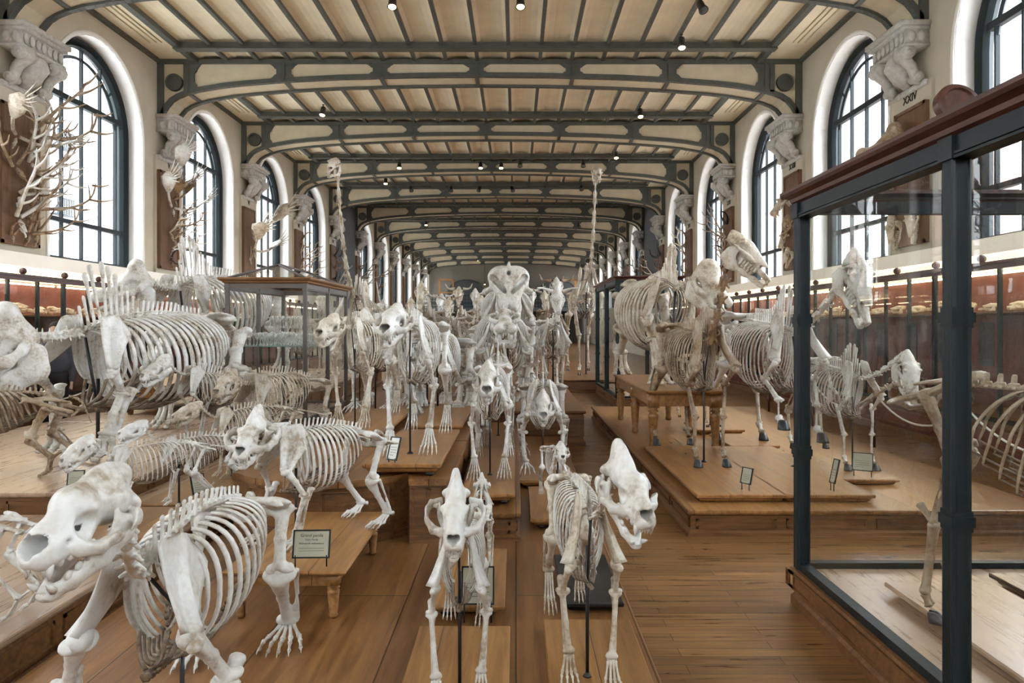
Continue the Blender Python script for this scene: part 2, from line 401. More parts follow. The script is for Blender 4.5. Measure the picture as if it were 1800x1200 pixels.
# ------------------------------------------------------------------ skulls: unit length, back of head x=0, nose x=1, z up
def cone_t(a,b,r,n=7): return sweep([a,[(p+q)/2 for p,q in zip(a,b)],b],[r,r*.8,r*.12],n=n,hint=(0,1,0.1))
def skull_carn(h=.02,arch=.33,crest=.08,muz=.14,mzl=.0,brain=.17,fore=.1,can=.12,jaw=.0,dome=0.,jd=.05,orb=.085,nose=.075):
    f=Fld((-.14,-.5,-.3),(1.12,.5,.55),h)
    f.E((.22,0,.05+dome*.3),(.22,brain,.15+dome*.4)); f.C((.3,0,.06),(.5,0,.08),.11,.12,.06); f.E((.05,0,-.01),(.07,.19,.10),.05)
    if crest>0:
        f.E((.22,0,.12+dome+crest*.15),(.24,.10,.06+crest*.45),.08,rot=-8); f.E((.13,0,.13+dome+crest*.35),(.22,.034,.05+crest*.72),.09,rot=-14); f.E((.0,0,.08+crest*.8+dome*.5),(.09,.05,.06+crest*.25),.07)
    f.E((.52,0,.07+fore*.35),(.17,.17,.08+fore*.42),.05)
    f.C((.55,0,.02),(.88+mzl,0,-.01),.15,muz*.82,.06); f.C((.6,.07,-.06),(.92,.05,-.07),.075,.06,.05)
    f.C((.5,0,.13+fore*.2),(.84,0,.09),.09,.065,.06)
    f.chain([(.15,.19,-.05),(.22,arch*.9,-.04),(.34,arch,-.03),(.48,arch*.98,-.05),(.6,arch*.80,-.08),(.7,.15,-.07)],[.04,.042,.044,.048,.056,.055],.025,sq=(1,.62,1.45))
    f.C((.5,.14,.15),(.44,.24,.12),.04,.012,.03); f.C((.47,arch*.96,-.03),(.45,arch*.9,.06),.03,.010,.02)
    f.cutE((.60,.25,.055),(orb*1.2,orb*1.75,orb*1.2)); f.cutE((.40,.25,.05),(.15,.105,.17),.03)
    f.cutC((1.12,nose*.44,.13),(.76,nose*.3,-.005),nose*.78,nose*.55,.006); f.cutC((1.15,0,.03),(.8,0,-.02),nose*.5,nose*.35,.006); f.cutE((.68,0,.005),(.24,.085,.085),.01)
    f.cutE((.76,.17,.0),(.03,.07,.024),.01); f.cutE((.42,0,-.2),(.3,.12,.1),.03)
    cr=f.mesh()
    # teeth
    tz=-.11
    for s in (-1,1):
        cr.add(cone_t((.9,s*.085,tz+.02),(.93,s*.09,tz-can),.034)); 
        for i,(x,r) in enumerate(((.97,.017),(.985,.015),(1.,.013))): cr.add(cone_t((x-.03,s*(.055-.02*i),tz+.03),(x-.02,s*(.055-.02*i),tz-.045),r,6))
        for i in range(4): cr.add(ball((.82-.085*i,s*(.095+.018*i),tz-.005),(.04,.024,.045),7,5))
    # mandible
    g=Fld((-.02,-.4,-.5),(1.05,.4,.25),h)
    g.chain([(.93,.03,-.0),(.78,.085,-.02),(.52,.14,-.02),(.3,.2,.02),(.24,.22,.08)],[.05,.045,jd,jd*.95,.035],.03,sq=(1,.6,1.3))
    g.C((.9,0,.0),(.96,0,.015),.05,.045,.03); g.C((.36,.2,.05),(.3,.2,.22),.06,.025,.04,sq=(1.3,.45,1)); g.C((.26,.17,.09),(.24,.27,.09),.03,.03,.02); g.C((.3,.2,.0),(.2,.21,-.03),.03,.02,.02)
    md=g.mesh()
    for s in (-1,1):
        md.add(cone_t((.93,s*.06,.03),(.97,s*.075,.05+can*.85),.03))
        for i in range(2): md.add(cone_t((.97,s*(.03-.02*i),.03),(.985,s*(.03-.02*i),.075),.012,6))
        for i in range(4): md.add(ball((.8-.09*i,s*(.09+.018*i),.05),(.042,.02,.035),7,5))
    return cr,md,(.24,-.09)          # jaw hinge
def skull_horse(h=.018,l=1.,horn=None,deep=.14,droop=.0,orb=.05,w=.14,nas=.0):
    f=Fld((-.1,-.42,-.4),(1.12,.42,.5),h)
    f.E((.14,0,.02),(.17,.12,.13)); f.E((.34,0,.04),(.17,w,.11),.06)
    f.C((.35,0,.03),(.72,0,-.05),.12,.08,.06,sq=(1,.9,1)); f.C((.4,0,-.04),(.75,0,-.1),.1,.075,.06,sq=(1,.9,1.1)); f.C((.7,0,-.13),(.97,0,-.17),.065,.05,.05)
    f.C((.5,0,.05),(.84,0,-.03),.06,.022,.04)
    f.chain([(.1,.11,-.02),(.22,.2,-.02),(.33,.2,-.04),(.5,.13,-.06),(.62,.08,-.08)],[.03,.024,.03,.035,.03],.03)
    f.C((.26,.12,.1),(.24,.19,.03),.032,.025,.03); f.C((.38,.15,.09),(.33,.19,-.0),.03,.02,.03)
    f.cutE((.325,.21,.03),(orb*1.15,orb*2.0,orb*1.15)); f.cutE((.22,.16,-.0),(.05,.06,.05),.02)
    f.cutE((.88,.045,-.075),(.17,.05,.036),.015); f.cutE((.74,0,-.07),(.16,.045,.05),.01); f.cutE((.99,0,-.08),(.12,.06,.05),.015); f.cutE((.5,0,-.24),(.34,.07,.06),.03)
    f.C((.0,0,.09),(.18,0,.13),.05,.03,.04)
    cr=f.mesh()
    for s in (-1,1):
        for i in range(6): cr.add(boxes([(.42+.055*i,.465+.055*i,s*.075-.022,s*.075+.022,-.235+.004*i,-.13)]))
        for i in range(3): cr.add(cone_t((.97,s*(.012+.024*i),-.19),(1.02-.012*i,s*(.012+.024*i),-.255),.02,6))
    g=Fld((.0,-.3,-.45),(1.08,.3,.25),h)
    d=deep
    g.chain([(.96,.02,-.02),(.78,.035,-.02),(.6,.06,-.045),(.36,.11,-d*.55),(.2,.13,-d*.2),(.2,.14,.1),(.22,.14,.17)],[.038,.032,.04,d*.42,d*.42,.05,.025],.04,sq=(1,.4,1))
    g.C((.3,.12,-.02),(.3,.12,-.1),.08,.06,.04,sq=(1,.3,1)); g.C((.9,0,-.02),(.97,0,.0),.04,.035,.03,sq=(1,1.4,1)); g.C((.28,.13,.05),(.29,.13,.2),.04,.02,.02,sq=(1,.4,1))
    md=g.mesh()
    for s in (-1,1):
        for i in range(5): md.add(boxes([(.42+.06*i,.47+.06*i,s*.06-.018,s*.06+.018,-.01,.055)]))
        for i in range(2): md.add(cone_t((.96,s*(.012+.024*i),.01),(1.01,s*(.012+.024*i),.06),.018,6))
    return cr,md,(.2,-.2)
def skull_rhino(h=.02,dome=.34,boss=.1,hump=0):
    f=Fld((-.16,-.42,-.42),(1.15,.42,.62),h)
    f.C((.02,0,.0),(.05,0,dome),.15,.11,.1,sq=(.75,1.35,1)); f.E((.2,0,.08),(.2,.2,.17),.1); f.C((.06,0,dome-.02),(.4,0,.1),.1,.12,.12,sq=(1,1.3,1))
    f.C((.35,0,.08),(.7,0,.02),.15,.1,.1,sq=(1,1.15,1)); f.C((.6,0,.05),(.92,0,.03+boss*.2),.1,.09,.08,sq=(1,1.2,1)); f.E((.86,0,.05+boss*.4),(.12,.11,.07+boss*.4),.06)
    f.E((.07,0,dome+.02),(.12,.17,.07),.08); f.C((.4,.08,-.12),(.76,.06,-.16),.10,.085,.08); f.C((.72,.05,-.15),(.97,.04,-.15),.055,.035,.04)
    f.chain([(.1,.2,-.04),(.2,.27,-.06),(.38,.27,-.09),(.5,.18,-.08)],[.05,.045,.055,.06],.05,sq=(1,.8,1.3))
    f.cutE((.5,.24,.03),(.06,.12,.05)); f.cutE((.3,.23,.05),(.13,.09,.10),.03); f.cutE((.86,.11,-.07),(.14,.10,.055),.015); f.cutE((.98,0,-.07),(.12,.06,.05),.02)
    if hump: f.E((.14,0,.2),(.21,.21,.21),.1); f.cutE((.46,.26,.03),(.10,.15,.09)); f.cutE((.86,.09,-.05),(.17,.13,.07),.015)
    cr=f.mesh()
    for s in (-1,1):
        for i in range(6): cr.add(ball((.42+.062*i,s*.1,-.21),(.034,.032,.05),7,5))
    g=Fld((-.05,-.35,-.5),(1.08,.35,.4),h)
    g.chain([(.93,.03,-.02),(.72,.07,-.04),(.45,.12,-.09),(.2,.17,-.1),(.1,.18,.05),(.14,.18,.22)],[.05,.075,.11,.13,.10,.045],.05,sq=(1,.45,1))
    g.C((.85,0,-.02),(.96,0,.0),.045,.04,.04,sq=(1,1.5,1)); g.C((.24,.17,.05),(.27,.17,.2),.05,.03,.03,sq=(1,.4,1))
    md=g.mesh()
    for s in (-1,1):
        for i in range(6): md.add(ball((.4+.062*i,s*.09,.03),(.034,.028,.04),7,5))
    return cr,md,(.16,-.19)
def skull_hippo(h=.022):
    f=Fld((-.12,-.45,-.35),(1.18,.45,.35),h)
    f.E((.15,0,.02),(.17,.2,.14)); f.C((.25,0,.03),(.65,0,.0),.14,.12,.08,sq=(1,1.05,.9)); f.C((.65,0,0),(.9,.08,-.02),.12,.12,.1)
    f.E((.95,.13,-.03),(.13,.13,.13),.06); f.chain([(.08,.2,0),(.18,.33,-.02),(.34,.32,-.06),(.5,.18,-.05)],[.05,.045,.05,.06],.05)
    f.E((.36,.19,.12),(.07,.05,.06),.05); f.cutE((.38,.25,.08),(.06,.07,.06)); f.cutE((.26,.25,.02),(.08,.07,.1),.03); f.cutE((1.03,0,.05),(.12,.08,.07),.02)
    cr=f.mesh()
    for s in (-1,1):
        cr.add(cone_t((.98,s*.2,-.1),(1.02,s*.22,-.25),.045)); cr.add(cone_t((1.02,s*.06,-.1),(1.06,s*.06,-.24),.03))
        for i in range(6): cr.add(ball((.4+.07*i,s*.1,-.12),(.037,.034,.05),7,5))
    g=Fld((-.05,-.45,-.5),(1.18,.45,.35),h)
    g.chain([(.98,.15,-.03),(.7,.13,-.05),(.4,.18,-.1),(.15,.26,-.16),(.12,.24,.05),(.14,.22,.14)],[.1,.07,.085,.11,.07,.04],.06,sq=(1,.6,1))
    g.C((.98,.0,-.02),(.98,.16,-.02),.1,.09,.05)
    md=g.mesh()
    for s in (-1,1):
        md.add(sweep([(.98,s*.2,.0),(1.04,s*.22,.12),(1.0,s*.22,.24)],[.05,.042,.01],n=7)); md.add(cone_t((1.04,s*.06,.03),(1.16,s*.06,.12),.035))
        for i in range(5): md.add(ball((.42+.07*i,s*.11,.03),(.035,.03,.04),7,5))
    return cr,md,(.14,-.15)
def skull_eleph(h=.03,calf=False):
    # unit height here: faces +x, nostrils high in the brow
    f=Fld((-.6,-.75,-.8),(.7,.75,.75),h)
    f.E((-.05,.16,.16),(.3,.30,.26),.1); f.E((-.08,0,.1),(.28,.36,.28),.1); f.E((.1,.2,-.02),(.2,.24,.16),.08)
    f.C((.22,.30,.05),(.34,.10,-.42),.10,.10,.08); f.C((.22,0,.02),(.34,0,-.40),.09,.07,.05); f.C((.26,.1,-.3),(.36,.12,-.52),.11,.08,.08)
    f.chain([(-.1,.40,-.10),(.05,.48,-.14),(.18,.40,-.1)],[.06,.05,.06],.05); f.E((.2,.36,.02),(.07,.08,.09),.05)
    f.cutE((.10,.46,.0),(.12,.10,.1)); f.cutC((.5,0,.27),(.0,0,.22),.062,.05,.015)
    [f.cutC((x,.34,.14),(x+.04,.09,-.17),.085,.05,.015) for x in (.12,.2,.28,.36,.44)]; f.C((-.05,.1,-.2),(.1,.09,-.3),.1,.08,.06); f.C((.1,0,.35),(.12,0,.48),.05,.03,.05)
    cr=f.mesh()
    g=Fld((-.35,-.4,-1.0),(.55,.4,.1),h)
    g.chain([(.38,.02,-.78),(.2,.1,-.76),(.0,.18,-.68),(-.08,.22,-.5),(-.06,.24,-.2)],[.05,.08,.11,.09,.05],.05,sq=(1,.7,1))
    return cr,g.mesh(),None
SK={}
def skull(kind):
    if kind in SK: return SK[kind]
    k=kind
    if k=='lion': r=skull_carn(.017,arch=.33,crest=.07,muz=.15,fore=.12,can=.15,nose=.085)
    elif k=='bear': r=skull_carn(.015,arch=.31,crest=.08,muz=.165,fore=.22,can=.1,jd=.075,dome=.09,nose=.10,brain=.19,orb=.10)
    elif k=='panda': r=skull_carn(.015,arch=.42,crest=.17,muz=.13,mzl=-.05,fore=.06,can=.07,jd=.08,brain=.16,nose=.075)
    elif k=='hyena': r=skull_carn(.015,arch=.36,crest=.19,muz=.14,fore=.12,can=.11,jd=.055,brain=.13,nose=.08)
    elif k=='wolf': r=skull_carn(.015,arch=.31,crest=.2,muz=.125,mzl=.03,fore=.12,can=.11,jd=.055,brain=.13,nose=.075)
    elif k=='cat': r=skull_carn(.025,arch=.32,crest=.02,muz=.14,brain=.19,fore=.12,can=.12,orb=.11)
    elif k=='badger': r=skull_carn(.025,arch=.3,crest=.05,muz=.12,brain=.18,fore=.06,can=.08)
    elif k=='horse': r=skull_horse(.017)
    elif k=='bovid': r=skull_horse(.022,deep=.11,orb=.055,w=.155)
    elif k=='rhino': r=skull_rhino(.018)
    elif k=='calf_rhino': r=skull_rhino(.02,dome=.26,boss=.0,hump=1)
    elif k=='hippo': r=skull_hippo()
    elif k=='eleph': r=skull_eleph()
    elif k=='far': r=skull_carn(.04,arch=.32,crest=.07,can=.1)
    elif k=='farh': r=skull_horse(.04)
    SK[k]=r; return r
def horn_md(pts,r0,r1=.01,n=8):
    P=np.array(pts,float)
    # smooth with catmull-like subdivision
    for _ in range(2):
        Q=[P[0]]
        for i in range(len(P)-1): Q+=[P[i]*.75+P[i+1]*.25,P[i]*.25+P[i+1]*.75]
        Q.append(P[-1]); P=np.array(Q)
    return sweep(P,np.linspace(r0,r1,len(P)),n=n,hint=(0.1,1,.1))
# ------------------------------------------------------------------ a mounted quadruped skeleton
BASE=dict(L=1.0,zs=.88,zh=.88,arch=.03,W=.26,D=.42,N=13,nsp=.10,nspp=.0,sk='lion',skl=.34,neck=(.28,0,.10),pitch=20,hyaw=0,jaw=12,
  t=.022,fore=[(-.02,.93),(.10,.64),(-.04,.45),(-.0,.17),(.03,.06),(.12,.0)],hind=[(.0,.82),(.14,.52),(-.14,.22),(-.04,.07),(.06,.0)],
  foot='paw',toes=5,fw=.12,spread=.14,hspread=.13,scw=.22,tail=(.9,-.5),tn=16,mat='bone',lod=1,gait=(0,0,0,0),rw=.02,ribs_back=.16,nL=6,bone_w=1.,
  rod=True,rodz=0,cart=True,base_thick=0,pelv=.34,side_arch=0,cerv=7,horns=None,hoof=None,rodx=(-.1,),lift=(0,0,0,0),bend=0,elbow_out=.03)
PRE={
 'lion':dict(),
 'bear':dict(L=1.05,zs=.86,zh=.80,arch=.07,W=.34,D=.46,N=14,nsp=.12,sk='bear',skl=.40,neck=(.26,0,.02),t=.030,
    fore=[(-.06,.92),(.11,.62),(-.04,.40),(.02,.10),(.06,.05),(.20,.0)],hind=[(.0,.74),(.13,.42),(-.05,.09),(.08,.04),(.22,.0)],fw=.2,spread=.2,hspread=.2,scw=.32,tail=(.12,-.6),tn=5,rw=.026,pelv=.36),
 'panda':dict(L=.95,zs=.86,zh=.80,arch=.06,W=.38,D=.48,N=14,nsp=.10,sk='panda',skl=.44,neck=(.24,0,.0),t=.032,
    fore=[(-.06,.93),(.11,.62),(-.04,.40),(.02,.11),(.06,.05),(.18,.0)],hind=[(.0,.74),(.13,.42),(-.05,.10),(.06,.04),(.18,.0)],fw=.17,spread=.2,hspread=.2,scw=.36,tail=(.15,-.6),tn=5,rw=.03,pelv=.38),
 'hyena':dict(L=.92,zs=.86,zh=.74,arch=.0,W=.27,D=.42,N=15,nsp=.12,sk='hyena',skl=.36,neck=(.30,0,.22),t=.022,fw=.10,spread=.13,toes=4,
    fore=[(-.03,.92),(.10,.62),(-.05,.44),(-.01,.13),(.02,.045),(.09,.0)],hind=[(.0,.70),(.14,.46),(-.12,.22),(-.05,.06),(.03,.0)],tail=(.5,-1.0),hspread=.095),
 'wolf':dict(L=.95,zs=.86,zh=.84,arch=.02,W=.25,D=.41,N=13,nsp=.09,sk='wolf',skl=.36,neck=(.28,0,.26),t=.021,fw=.09,spread=.11,toes=4,
    fore=[(-.03,.92),(.10,.62),(-.05,.44),(-.01,.14),(.02,.045),(.09,.0)],hind=[(.0,.78),(.14,.50),(-.12,.22),(-.05,.06),(.03,.0)],tail=(.6,-.9),hspread=.09),
 'small':dict(L=1.15,zs=.84,zh=.84,arch=.08,W=.27,D=.40,sk='badger',skl=.38,neck=(.28,0,.08),t=.024,tail=(.9,-.35)),
 'horse':dict(L=1.02,zs=.80,zh=.86,arch=.0,W=.32,D=.40,N=18,nsp=.20,nspp=.75,sk='horse',skl=.38,neck=(.50,0,.42),pitch=50,jaw=5,t=.026,foot='hoof',toes=1,hoof='hoof',
    fore=[(-.05,.90),(.12,.62),(-.05,.50),(-.0,.29),(.0,.10),(.07,.02)],hind=[(.0,.83),(.15,.56),(-.15,.34),(-.10,.10),(-.02,.02)],spread=.13,hspread=.14,scw=.2,tail=(.6,-1.2),tn=12,rw=.02,ribs_back=.25,pelv=.34),
 'deer':dict(L=.95,zs=.82,zh=.87,arch=.0,W=.25,D=.37,N=13,nsp=.12,nspp=.6,sk='bovid',skl=.32,neck=(.34,0,.42),pitch=35,jaw=4,t=.019,foot='hoof',toes=2,hoof='hoof',
    fore=[(-.05,.90),(.12,.62),(-.05,.50),(-.0,.30),(.0,.09),(.06,.02)],hind=[(.0,.83),(.15,.58),(-.15,.36),(-.10,.09),(-.03,.02)],spread=.10,hspread=.11,scw=.18,tail=(.2,-.8),tn=7,rw=.02,ribs_back=.22,pelv=.3),
 'rhino':dict(L=1.22,zs=.74,zh=.80,arch=.06,W=.62,D=.50,N=19,nsp=.27,nspp=.95,sk='rhino',skl=.42,neck=(.34,0,-.04),pitch=28,jaw=3,t=.040,foot='pad',toes=3,hoof='hoof',
    fore=[(-.08,.80),(.10,.50),(-.03,.36),(.02,.13),(.04,.05),(.10,.015)],hind=[(.0,.72),(.16,.42),(-.06,.20),(-.01,.06),(.06,.015)],spread=.24,hspread=.25,scw=.26,fw=.16,tail=(.4,-1.2),tn=9,rw=.042,ribs_back=.30,pelv=.50),
 'hippo':dict(L=1.5,zs=.78,zh=.80,arch=.08,W=.72,D=.55,N=15,nsp=.12,nspp=.5,sk='hippo',skl=.52,neck=(.30,0,-.04),pitch=22,jaw=22,t=.045,foot='pad',toes=4,
    fore=[(-.08,.86),(.10,.50),(-.03,.34),(.0,.12),(.04,.04),(.12,.015)],hind=[(.0,.68),(.16,.38),(-.06,.18),(-.0,.05),(.1,.015)],spread=.26,hspread=.26,scw=.32,fw=.2,tail=(.3,-1.0),tn=7,rw=.03,ribs_back=.2,pelv=.5),
 'eleph':dict(L=.92,zs=.80,zh=.80,arch=.08,W=.50,D=.42,N=19,nsp=.14,nspp=.3,sk='eleph',skl=.46,neck=(.20,0,.02),pitch=0,jaw=0,t=.036,foot='pad',toes=5,
    fore=[(-.08,.86),(.08,.58),(-.02,.36),(.01,.10),(.02,.05),(.08,.015)],hind=[(.0,.76),(.06,.38),(-.03,.10),(.01,.05),(.07,.015)],spread=.2,hspread=.18,scw=.36,fw=.2,tail=(.5,-1.4),tn=12,rw=.022,ribs_back=.2,pelv=.6),
 'giraffe':dict(L=.55,zs=.80,zh=.66,arch=-.03,W=.22,D=.33,N=14,nsp=.12,nspp=.5,sk='bovid',skl=.2,neck=(.36,0,.80),pitch=20,jaw=3,t=.015,foot='hoof',toes=2,hoof='hoof',
    fore=[(-.05,.86),(.05,.62),(-.02,.54),(-.0,.31),(.0,.06),(.03,.015)],hind=[(.0,.64),(.08,.50),(-.07,.32),(-.05,.06),(-.02,.015)],spread=.08,hspread=.08,scw=.14,tail=(.3,-1.3),tn=9,rw=.013,ribs_back=.2,pelv=.2),
}
def bez(p0,p1,p2,p3,t):
    t=np.asarray(t)[:,None]; p0,p1,p2,p3=map(lambda q:np.array(q,float),(p0,p1,p2,p3))
    return (1-t)**3*p0+3*t*(1-t)**2*p1+3*t*t*(1-t)*p2+t**3*p3
def vert_md(kind,p,T,ln,w,h,nz=1.):
    m=tpl(kind); v=m.v.copy(); z=v[:,2].copy(); k=z>.35
    if kind=='thoracic':
        v[k,2]=.35+(z[k]-.35)*nz
        if nz>3: q=1+.9*np.clip((z[k]-.6)/.6,0,1); v[k,1]*=1+.8*np.clip((z[k]-.6)/.6,0,1); v[k,0]=v[k,0]*1.0+0.25*np.clip(z[k]-1.2,0,1)*np.sign(v[k,0]+.28)
    T=T/np.linalg.norm(T); y=np.array([0,1.,0]); y-=T*np.dot(y,T); y/=np.linalg.norm(y); zz=np.cross(T,y)
    A=np.column_stack([T*ln,y*w,zz*h]); return MD(v@A.T+p,m.f)
def skeleton(kind,S,loc,yaw,label,cat='skeleton',name='animal_skeleton',group=None,**kw):
    P=dict(BASE); P.update(PRE[kind]); P.update(kw)
    KMAX[0]=P.get('kmax',2.3 if kind in('rhino','hippo','eleph') else 1.45 if kind in('bear','panda') else 1.08); lod=P['lod']; B=MT[P['mat']]; t=P['t']*S*P['bone_w']; G=P['gait']; LF=P['lift']
    R=empty(name,loc,math.radians(-90+yaw),label,cat,group)
    L=P['L']*S; xs=0.; xh=-L
    zs,zh=P['zs']*S,P['zh']*S; bend=P['bend']*S
    def spine(u):   # u 0 hip .. 1 base of the neck
        u=np.asarray(u,float); x=xh+(xs-xh)*u+.04*S*u; z=zh+(zs-zh)*u+P['arch']*S*np.sin(PI*np.clip(u,0,1))-.05*S*np.clip(u-.85,0,1)/.15*(.6)
        return np.stack([x,bend*(u-.6)**2*np.sign(.6-u)*4*(u<.6)+0*u,z],-1)
    N_,nL=P['N'],P['nL']; tot=N_+nL; u0=.06
    us=u0+(1-u0)*(np.arange(tot)+.5)/tot
    sp=spine(us); du=1e-3; Ts=spine(us+du)-spine(us-du); ln=np.linalg.norm(sp[1]-sp[0])
    # ---- trunk vertebrae
    bb=MD(); ns=P['nsp']*S
    for i in range(tot):
        f=(i-nL)/max(1,N_-1)
        if i<nL: bb.add(vert_md('lumbar',sp[i],Ts[i],ln*.98,t*1.5,t*1.5))
        else:
            pk=math.exp(-((f-.80)/.22)**2); h=t*1.5; want=ns*((1-P['nspp'])*.75+.25+P['nspp']*pk*1.0) if P['nspp'] else ns*(.55+.45*f)
            if f>.93: want*=.75
            nz=max(.5,(want/h-.35)/1.2); bb.add(vert_md('thoracic',sp[i],Ts[i],ln*.98,t*1.35,h,nz))
    link('backbone',bb,B,R)
    # ---- neck
    hx,hy,hz=[q*S for q in P['neck']]
    n0=spine(1.0); n3=n0+np.array([hx,hy,hz]); hyaw=math.radians(P['hyaw']); pit=math.radians(P['pitch'])
    c=P['cerv']; up=abs(hz)>.25*S
    n1=n0+np.array([hx*.5,hy*.1,hz*(.12 if up else .0)-.02*S]); n2=n3-np.array([hx*.12*math.cos(hyaw),hy*.2,(hz*.35 if up else 0)+.03*S])
    q=bez(n0,n1,n2,n3,(np.arange(c)+.5)/c); qT=np.gradient(np.vstack([n0,q,n3]),axis=0)[1:-1]; nb=MD()
    for i in range(c):
        l=np.linalg.norm(n3-n0)/c*1.08; cw=P.get('cw',1.)*t; nb.add(vert_md('cervical',q[i],qT[i],l,cw*2.1,cw*2.3))
    link('neck_vertebrae',nb,MT[P.get('neckmat',P['mat'])],R)
    # ---- head
    skl=P['skl']*S; hg=math.radians(0)
    cr,md,hj=skull(P['sk'])
    Mh=Matrix.Translation(Vector(n3))@Matrix.Rotation(hyaw,4,'Z')@Matrix.Rotation(pit,4,'Y')@Matrix.Rotation(math.radians(P.get('roll',0)),4,'X')@Matrix.Diagonal((skl,skl*P.get('skw',1),skl,1))
    SB=MT[P.get('skmat',P['mat'])]; so=link('skull',cr.xf(Mh),SB,R)
    if hj: Mj=Mh@Matrix.Translation(Vector((hj[0],0,hj[1]+.05)))@Matrix.Rotation(math.radians(P['jaw']),4,'Y')@Matrix.Translation(Vector((-hj[0],0,-.1)))
    else: Mj=Mh
    link('lower_jaw',md.xf(Mj),SB,so)
    if P['horns']:
        for pts,r in P['horns']:
            for s in (1,-1): link('horn',horn_md([(a,b*s,c_) for a,b,c_ in pts],r,.012,6 if lod>1 else 8).xf(Mh),MT[P.get('hornmat',P['mat'])],so)
    if P.get('tusk'):
        for s in (1,-1): link('tusk',horn_md([(.3,.14*s,-.6),(.5,.17*s,-.95),(.85,.15*s,-1.05)],.07,.02).xf(Mh),B,so)
    # ---- ribs
    W,D=P['W']*S/2,P['D']*S; seg=14 if lod<2 else 9; ns_=7 if lod<2 else 5
    nt=int(N_*.6); zst=(zs-D); crt=MD(); stp=[]
    allr=MD()
    for i in range(N_):
        f=i/(N_-1)                    # 0 last rib (at the loin) .. 1 first rib
        p=sp[nL+i]
        g=1-f                         # 0 first .. 1 last
        w=W*(.42+.58*math.sin(min(1,g*1.55)*PI/2)) if g<.65 else W*(1-.22*((g-.65)/.35)**2)
        true=g<.58
        dep=(p[2]-zst)*(.62+.38*math.sin(min(1,g*2.6)*PI/2)) if g<.5 else (p[2]-zst)*(1-.38*((g-.5)/.5)**1.6)
        end=.86 if true else .86-.22*((g-.58)/.42)
        uu=np.linspace(.06,end,seg); ph=uu*PI
        y=w*np.sin(ph)**.75; z=p[2]-dep*(1-np.cos(ph))/2+.02*S*np.sin(ph)*(ph<1.6)
        bk=P['ribs_back']*S*(.35+.65*g)
        x=p[0]-bk*np.sin(np.minimum(uu*1.05,1)*PI*.62)+(.0 if true else 0)
        rwid=P['rw']*S*(.65+.35*math.sin(PI*min(1,g*1.2+.1)))
        wd=rwid*(.55+.45*np.sin(np.clip(uu/end,0,1)*PI)**.5)
        for s in (1,-1):
            pts=np.stack([x,s*y+p[1],z],-1)
            m=sweep(pts,wd*.5,wd*.26,n=ns_,hint=(1,0,.0))
            if lod<2: link('rib',m,B,R)
            else: allr.add(m)
            # cartilage to the breastbone
            e=pts[-1]; k=min(1,g/.58)
            sx=sp[-1][0]-(.02+.50*k)*abs(sp[-1][0]-sp[nL][0])*.9; szt=zst+.05*S*(1-k)-.01*S
            if true: 
                tgt=np.array([sx,s*.012*S,szt+.01*S]); stp.append((sx,szt))
                mid=(e+tgt)/2+np.array([.03*S*k,s*w*.12,-.03*S])
            else:
                sx=sp[-1][0]-.52*abs(sp[-1][0]-sp[nL][0])*.9; j=(g-.58)/.42
                tgt=np.array([sx-(j*.25)*L*.5,s*w*(.3+.4*j),zst+.03*S+.09*S*j]); mid=(e+tgt)/2+np.array([0,s*w*.1,-.03*S])
            if P['cart'] and lod<3: crt.add(sweep(bez(e,mid,mid,tgt,np.linspace(0,1,6)),P['rw']*S*.24,n=5))
    if lod>=2: link('rib_cage',allr,B,R)
    if P['cart'] and lod<3: link('rib_cartilage',crt,MT['cart'],R)
    sb=MD(); xs_=sorted(set(a for a,b in stp)); 
    x0,x1=xs_[0],xs_[-1]; zz0=min(b for a,b in stp)
    for k in range(7):
        a=k/7; b_=(k+.85)/7; fa=lambda q:(x0+(x1+.04*S-x0)*q,0,zst-.01*S+.05*S*q)
        sb.add(stick(fa(a),fa(b_),t*.42,6 if lod<2 else 5))
    link('breastbone',sb,MT['cart'] if P['cart'] else B,R)
    # ---- fore limbs
    bw=t*.86; B=MT[P.get('legmat',P['mat'])]
    for s,gi,name_ in ((1,0,'l'),(-1,1,'r')):
        J=P['fore']; g=G[gi]*S; lf=LF[gi]*S; ztop=J[1][1]
        pts=[]
        for k,(jx,jz) in enumerate(J):
            sh=g*max(0,1-jz/ztop) if k>0 else 0
            up=lf*max(0,1-jz/J[2][1])
            if k>=3 and lf: sh+=.4*lf
            yy={0:W*.42,1:W*.72+.02*S,2:P['spread']*S*.9+P['elbow_out']*S}.get(k,P['spread']*S*.9)
            if k==0: yy=max(.05*S,W*.40)
            pts.append((jx*S+sh,s*yy,jz*S+up))
        A=pts
        link('shoulder_blade',scapula(A[0],A[1],P['scw']*S,s,lod),B,R)
        link('upper_foreleg_bone',bone('humerus',A[1],A[2],bw*1.15,s),B,R)
        link('lower_foreleg_bone',bone('radius',A[2],A[3],bw*1.0,s).add(ball(A[2],(bw*.8,bw*1.0,bw*.8))),B,R)
        foot('fore',P,A[3],A[4],A[5],bw,s,S,B,R,lod,lf)
    # ---- hind limbs
    pm=tpl('pelvis_w' if kind in('rhino','horse','eleph','hippo') else 'pelvis'); pl=P['pelv']*S; pw=P['hspread']*S/.2
    pl*=.86
    Mp=Matrix.Translation((xh,0,P['hind'][0][1]*S))@Matrix.Rotation(math.radians(-9),4,'Y')@Matrix.Diagonal((pl,pw*(.68 if kind in('rhino','eleph','hippo') else .85 if kind=='horse' else .95),pl*.85,1))
    link('pelvis',pm.xf(Mp),B,R)
